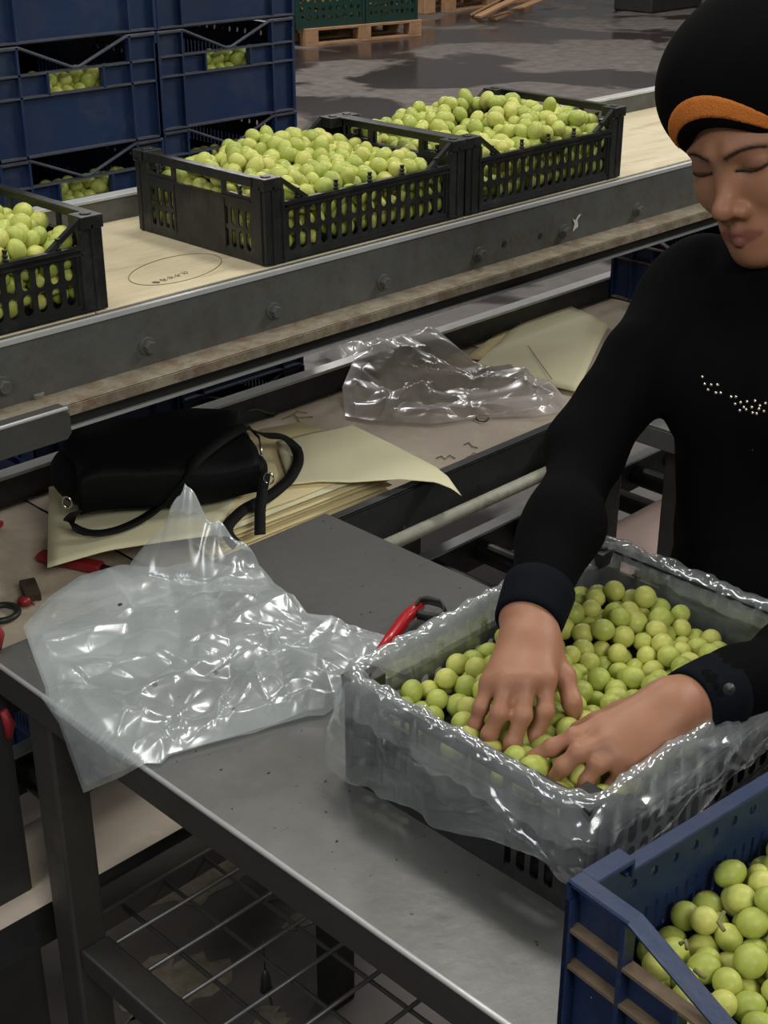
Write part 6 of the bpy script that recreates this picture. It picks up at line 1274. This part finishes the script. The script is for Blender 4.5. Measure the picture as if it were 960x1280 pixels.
# small dark crumbs on the bag
b = MB()
for u, v in ((150, 756), (247, 800), (270, 841), (194, 856), (293, 887)):
    p = atz(u, v, TZ + .016); b.sphere(p, (.0035, .0025, .002), 8, 5)
tag(b.build('grape_scrap', M['speck'], smooth=True), 'dark dry scraps lying on the clear bag', 'debris', kind='stuff')

# bag on the lower bed
zc = LZ + .006
def lb(u, v, z=zc): p = atz(u, v, z); return (p[0], p[1])
left_ = [lb(432, 520), lb(428, 500), lb(455, 462), lb(400, 445), lb(398, 430)]
top_ = [lb(398, 430), lb(450, 432), lb(500, 424), lb(520, 436), lb(560, 446), lb(620, 462), lb(690, 485)]
right_ = [lb(670, 520), lb(700, 515), lb(712, 500), lb(690, 485)]
bot_ = [lb(432, 520), lb(460, 525), lb(540, 530), lb(600, 522), lb(670, 520)]
G = coons(left_, right_, bot_, top_, 90, 140); x, y = G[..., 0], G[..., 1]; lo2, hi2 = (x.min(), y.min()), (x.max(), y.max())
e0 = np.minimum(np.minimum(np.arange(90)[:, None], 89 - np.arange(90)[:, None]) / 8., 1) * np.minimum(np.minimum(np.arange(140)[None], 139 - np.arange(140)[None]) / 8., 1)
w1 = cones(x, y, 10, 12, (lo2, hi2), .012, .8)[0] + creases(x, y, 24, 15, lo2, hi2, .018, .015, (.10, .30)); w2 = creases(x, y, 110, 13, lo2, hi2, .007, .005)
hgt = e0 * (w1 + w2 + .006 * np.abs(np.sin((x * .8 + y) * 40))) + .050 * np.clip(1 - np.abs(y - 1.83) / .10, 0, 1)
P = np.stack([x, y, zc + hgt], -1); b = MB(); b.grid(P); tag(b.build('plastic_bag', M['film_far'], smooth=True), 'crumpled thin clear bag on the lower conveyor bed below the beam', 'plastic bag')

# crate liner: runs from inside the crate over the rim and hangs outside
LX0, LX1, LY0, LY1, LRZ = .790, 1.195, .548, .843, TZ + .1235
def perim(n, off, rad):
    # rounded rectangle with offset; counterclockwise from (LX0, LY1)
    x0, x1, y0, y1 = LX0 - off, LX1 + off, LY0 - off, LY1 + off; r = rad; pts = []
    def arc(cx, cy, a0):
        for k in range(9): a = a0 + math.pi / 2 * k / 8; pts.append((cx + r * math.cos(a), cy + r * math.sin(a)))
    arc(x0 + r, y1 - r, math.pi / 2); arc(x0 + r, y0 + r, math.pi); arc(x1 - r, y0 + r, 3 * math.pi / 2); arc(x1 - r, y1 - r, 0)
    pts.append(pts[0]); return resample(pts, n + 1)[:-1]
n = 420
rl = np.random.default_rng(8)
def per_noise(freqs, seed):
    r = np.random.default_rng(seed); t = np.arange(n) / n * 2 * math.pi; return sum(np.sin(f * t + r.uniform(0, 6.3)) * r.normal() for f in freqs) / math.sqrt(len(freqs))
nA_, nB_, nC_ = per_noise([3, 5, 7, 11], 1), per_noise([17, 23, 31, 43], 2), per_noise([60, 77, 95], 3)
base_p = perim(n, 0, .03)
# hem height by side: front (-x side), right (-y side), far sides shorter
hem = np.zeros(n)
for i, (px_, py_) in enumerate(base_p):
    if px_ < LX0 + .02: h_ = np.interp(py_, [LY0, LY0 + .06, LY0 + .14, LY1 - .03, LY1], [.070, .060, .080, .107, .100])
    elif py_ < LY0 + .02: h_ = np.interp(px_, [LX0, LX0 + .05, LX0 + .12, LX1 - .1, LX1], [.066, .070, .062, .055, .05])
    elif py_ > LY1 - .02: h_ = np.interp(px_, [LX0, LX0 + .1, LX1], [.10, .055, .03])
    else: h_ = .03
    hem[i] = h_
hem = np.convolve(np.r_[hem[-12:], hem, hem[:12]], np.ones(25) / 25, 'valid') + .004 * nA_ + .0015 * nB_
prof = []
K_in = [(-.016, -.060), (-.014, -.035), (-.011, -.015), (-.008, -.003), (-.004, .001), (.001, .0025), (.0045, .0012), (.006, -.004)]
rows = []
ph = np.arange(n) / n * 2 * math.pi
def outward(q): d = q - q.mean(0); return d / np.linalg.norm(d, axis=1)[:, None]
def tri(a): return 2 * np.abs((a / (2 * math.pi)) % 1 - .5)
for off, dz in K_in:
    q = perim(n, off, .024); z = LRZ + dz + .0010 * nB_ + .0006 * nC_ + (.0018 * nA_ if dz > -.01 else 0)
    rows.append(np.c_[q + (.0006 * nC_ + .0010 * nB_)[:, None] * outward(q), z])
KO = 34
LP = 1.34
SX, SY = np.meshgrid(np.arange(n) / n * LP, np.arange(1, KO + 1) / KO * .10, indexing='ij')
CRE = creases(SX, SY, 110, 31, (0, -.01), (LP, .11), .0060, .0045, (.04, .16), (0.25, .5)) * np.minimum(SY / .02, 1)
for j in range(1, KO + 1):
    t = j / KO; fl = .007 + .016 * math.sin(t * 1.7); q = perim(n, fl, .030)
    # long sloping creases that run along the film, and small crinkles near the rim
    cr_ = CRE[:, j - 1]
    wr = cr_ + .0050 * (tri(6 * ph + 7 * t + 1.2 * nA_) - .5) * t + .0035 * (tri(11 * ph - 10 * t + .8 * nB_ + nA_) - .5) * min(1, 2 * t) \
        + .0022 * (tri(19 * ph + 17 * t + 1.5 * nA_) - .5) + .0010 * (tri(47 * ph - 5 * t + nB_) - .5) * (1 - t) + .0028 * nA_ * t
    rows.append(np.c_[q + wr[:, None] * outward(q), LRZ - .003 - hem * t ** .95])
P = np.array(rows)
P[..., 1] = np.maximum(P[..., 1], .516)
b = MB(); b.grid(P, close=True); ln = b.build('crate_liner', M['film_box'], smooth=True)
tag(ln, 'clear plastic liner folded over the rim of the crate under the woman\'s hands', 'plastic liner')
# an inner gathered layer around the rim
rows = []
for k, (off, dz) in enumerate(((-.013, -.022), (-.008, -.004), (-.001, .0045), (.006, .003), (.011, -.008), (.013, -.022), (.015, -.040))):
    q = perim(n, off, .028); z = LRZ + dz + .0012 * np.roll(nB_, 40) + .0008 * np.roll(nC_, 11) + .002 * np.roll(nA_, 60) + (.006 * (tri(4 * ph + 1.5 * nA_) - .5) if k == 6 else 0)
    rows.append(np.c_[q + (.0014 * np.roll(nB_, 9) + .0008 * nC_ + .002 * (tri(9 * ph + k + nA_) - .5))[:, None] * outward(q), z])
P = np.array(rows); P[..., 1] = np.maximum(P[..., 1], .518)
b = MB(); b.grid(P, close=True); b.build('rolled_fold', M['film_box'], ln, smooth=True)

# ------------------------------------------------------------------ snips and small tools
def snips(label):
    t = thing('snips', label, 'snips')
    z = TZ + .011
    a, c = atz(490, 797, z), atz(524, 757, z + .008)
    b = MB(); d = (c - a); L_ = np.linalg.norm(d); d /= L_
    b.tube([a - d * .03, a, a + d * L_ * .5 + np.array([0, 0, .004]), c, c + d * .004], [.006, .0085, .0080, .0075, .004], 12); b.build('handle', M['red'], t, smooth=True)
    b = MB(); lp2 = [(520, 758), (524, 752), (535, 750), (550, 754), (556, 760), (556, 768), (550, 773), (535, 771), (521, 768)]
    pts = [atz(u, v, z + .014 - .006 * (k > 4)) for k, (u, v) in enumerate(lp2)]
    b.ribbon(resample(pts, 26), (0.3, 0.1, .1), .009, .003) if 0 else b.ribbon(resample(pts, 26), [tuple((np.array(q) - np.array(atz(538, 762, z + .01)))) for q in resample(pts, 26)], .012, .003)
    b.build('loop', M['rubber'], t, smooth=True)
    b = MB(); b.tube([a - d * .03, a - d * .085 + np.array([0, 0, -.004])], [.0035, .001], 8); b.build('blade', M['chrome'], t)
    p = (a + d * L_ * .8); b = MB(); b.tube([p + np.array([0, 0, .006]), p + np.array([0, 0, .0095])], .002, 8); b.build('rivet', M['chrome'], t)
    return t
snips('small red handled snips with a black loop lying on the steel table')
b = MB(); b.tube([atz(556, 812, TZ + .004), atz(575, 808, TZ + .006)], [.003, .0035], 8); tag(b.build('tool_handle', M['red'], smooth=True), 'red tool handle mostly hidden under the plastic liner', 'tool')
z = LZ + .012; b = MB(); a, c = atz(49, 694, z), atz(128, 710, z)
t = thing('pruner', 'red plastic handled pruner by the cream paper under the bag', 'tool')
b = MB(); b.bar(a, c, .022, .014); b.build('handle', M['redd'], t, bevel=.005, seg=3)
b = MB(); d = (c - a) / np.linalg.norm(c - a); b.tube([c, c + d * .05], [.006, .003], 8); b.build('blade', M['rubber'], t, smooth=True)
t = thing('small_clip', 'small dark brown clip with a red end on the pinkish liner', 'clip')
a, c = atz(34, 728, z + .006), atz(42, 748, z + .002); b = MB(); b.bar(a, c, .022, .014); b.build('body', M['speck'], t, bevel=.002)
b = MB(); b.sphere(atz(31, 751, z - .001), (.010, .010, .008)); b.build('end_cap', M['redd'], t, smooth=True)
b = MB(); b.tube([atz(43, 750, z), atz(43, 752, z - .003)], .0035, 8); b.build('screw', M['chrome'], t)
b = MB(); cc = atz(2, 766, z - .004); b.tube([(cc[0] + .022 * math.cos(a * .3), cc[1] + .022 * math.sin(a * .3), cc[2]) for a in range(22)], .0045, 8, cap=False)
tag(b.build('rubber_ring', M['rubber'], smooth=True), 'black rubber ring at the left picture edge', 'ring')
b = MB(); b.bar(atz(-20, 654, z), atz(3, 656, z), .016, .010); tag(b.build('tool_handle', M['red'], bevel=.004), 'red tool end at the left picture edge on the liner', 'tool')
# hanging cord with tassel below the rack
p = atz(329, 1175, .46); b = MB(); b.tube([p, p + np.array([0, 0, -.03]), p + np.array([.002, .001, -.055])], .0012, 6)
b.tube([p + np.array([.002, .001, -.05]), p + np.array([.002, .001, -.062]), p + np.array([.002, .001, -.085])], [.002, .006, .0085], 10)
b.tube([p + np.array([.004, .001, -.082]), p + np.array([.010, .001, -.115])], .0014, 5); tag(b.build('tassel', M['rubber'], smooth=True), 'black cord tassel hanging from the wire rack under the table', 'tassel')

# ------------------------------------------------------------------ handbag
hz = PZ + .0025
hb = thing('handbag', 'black soft handbag with a flap and long strap lying on cream papers', 'handbag')
f0, f1, b1, b0 = atz(82, 664, hz), atz(345, 627, hz), atz(318, 570, hz), atz(72, 600, hz)
# build on a frame: ex along the front edge, ey into depth
ex = (f1 - f0); WB = np.linalg.norm(ex); ex /= WB; ey = np.array([-ex[1], ex[0], 0]); ey *= np.sign(ey @ (b0 - f0)); DB = .20; HB = .078
def soft(n1, n2, w, d, h, px=4., pz=2.6, org=f0, sag=None):
    P = np.zeros((n1, n2, 3))
    for i in range(n1):
        a = -math.pi / 2 + math.pi * i / (n1 - 1)
        for j in range(n2):
            c = 2 * math.pi * j / n2
            sg = lambda t, p: math.copysign(abs(t) ** (2 / p), t)
            X = sg(math.cos(a), pz) * sg(math.cos(c), px) * w / 2 + w / 2; Y = sg(math.cos(a), pz) * sg(math.sin(c), px) * d / 2 + d / 2; Z = sg(math.sin(a), pz) * h / 2 + h / 2
            u_, v_ = X / w, Y / d
            k_ = 1 + .10 * math.sin(u_ * 3.1 + .5) - .18 * (1 - v_) + .05 * math.sin(7 * u_ + 3 * v_) + .03 * math.sin(15 * u_ - 9 * v_)
            if sag: k_ *= sag(u_, v_)
            P[i, j] = org + ex * (X + .006 * math.sin(9 * v_)) + ey * (Y + .006 * math.sin(8 * u_)) + np.array([0, 0, Z * k_])
    return P
b = MB(); b.grid(soft(28, 72, WB, DB, HB), close=True); b.build('body', M['bagblack'], hb, smooth=True)
# flap over top and front
P = np.zeros((40, 24, 3))
for j in range(24):
    u_ = .07 + .86 * j / 23
    for i in range(40):
        t = i / 39; X = WB * u_
        if t < .62: Y = DB * (.93 - t / .62 * .86); Z = HB * 1.0 + .004 + .010 * math.sin(math.pi * t / .62)
        else: q = (t - .62) / .38; Y = DB * .07 - .010 - .004 * math.sin(3 * q); Z = (HB + .004) * (1 - q * .72) - .002
        v_ = max(Y / DB, 0); k_ = 1 + .10 * math.sin(u_ * 3.1 + .5) - .18 * (1 - v_) + .05 * math.sin(7 * u_ + 3 * v_) + .03 * math.sin(15 * u_ - 9 * v_)
        edge = .5 + .5 * math.tanh((abs(u_ - .5) - .40) * -30)
        P[i, j] = f0 + ex * (X + .006 * math.sin(9 * v_)) + ey * (Y + .006 * math.sin(8 * u_)) + np.array([0, 0, Z * k_ * (.93 + .07 * edge) + .0015 * math.sin(20 * t + 6 * u_)])
b = MB(); b.grid(P); b.build('flap', M['bagblack'], hb, smooth=True, solid=.004)
b = MB(); z_ = hz + .022
strap1 = [(95, 640, .05), (83, 650, .02), (95, 664, .004), (120, 668, .004), (150, 662, .004), (180, 648, .006), (205, 630, .02), (225, 605, .055), (245, 575, .088), (280, 548, .105), (305, 532, .10), (330, 545, .05), (355, 545, .03), (372, 560, .012), (374, 578, .008), (362, 600, .006), (335, 622, .006), (305, 636, .010), (288, 652, .02), (281, 664, .025), (286, 675, .018), (296, 682, .012)]
pts = np.array([atz(u, v, hz + dz) for u, v, dz in strap1]); pts = resample(pts, 90)
for _ in range(3): pts[1:-1] = (pts[:-2] + pts[1:-1] * 2 + pts[2:]) / 4
nr = []
for i in range(90):
    t = i / 89; nr.append((0, 0, 1) if t < .30 else ((.0, -.35, 1) if t < .62 else (-.55, -.55, .75)))
b.ribbon(pts, nr, .017, .002); b.build('strap', M['strap'], hb, smooth=True)
b = MB(); pts = resample([atz(325, 668, hz - .0), atz(325, 640, hz + .012), atz(328, 612, hz + .03), atz(332, 590, hz + .05)], 16); b.ribbon(pts, (-.6, -.6, .5), .016, .002); b.build('strap', M['strap'], hb, smooth=True)
for u, v, dz in ((84, 628, .03), (336, 598, .045)):
    p = atz(u, v, hz + dz); b = MB(); b.tube([p + np.array([.004 * math.cos(a * .5), -.006 * math.cos(a * .5), .009 * math.sin(a * .5)]) for a in range(14)], .0015, 6); tag(b.build('ring', M['chrome'], hb, smooth=True), 'small metal strap ring')
b = MB(); b.tube([f0 + ex * (WB * .97) + ey * (DB * .2) + np.array([0, 0, HB * .75]), f0 + ex * (WB * 1.0) + ey * (DB * .45) + np.array([0, 0, HB * .85]), f0 + ex * (WB * .99) + ey * (DB * .75) + np.array([0, 0, HB * .8])], .002, 6); b.build('zip', M['chrome'], hb, smooth=True)
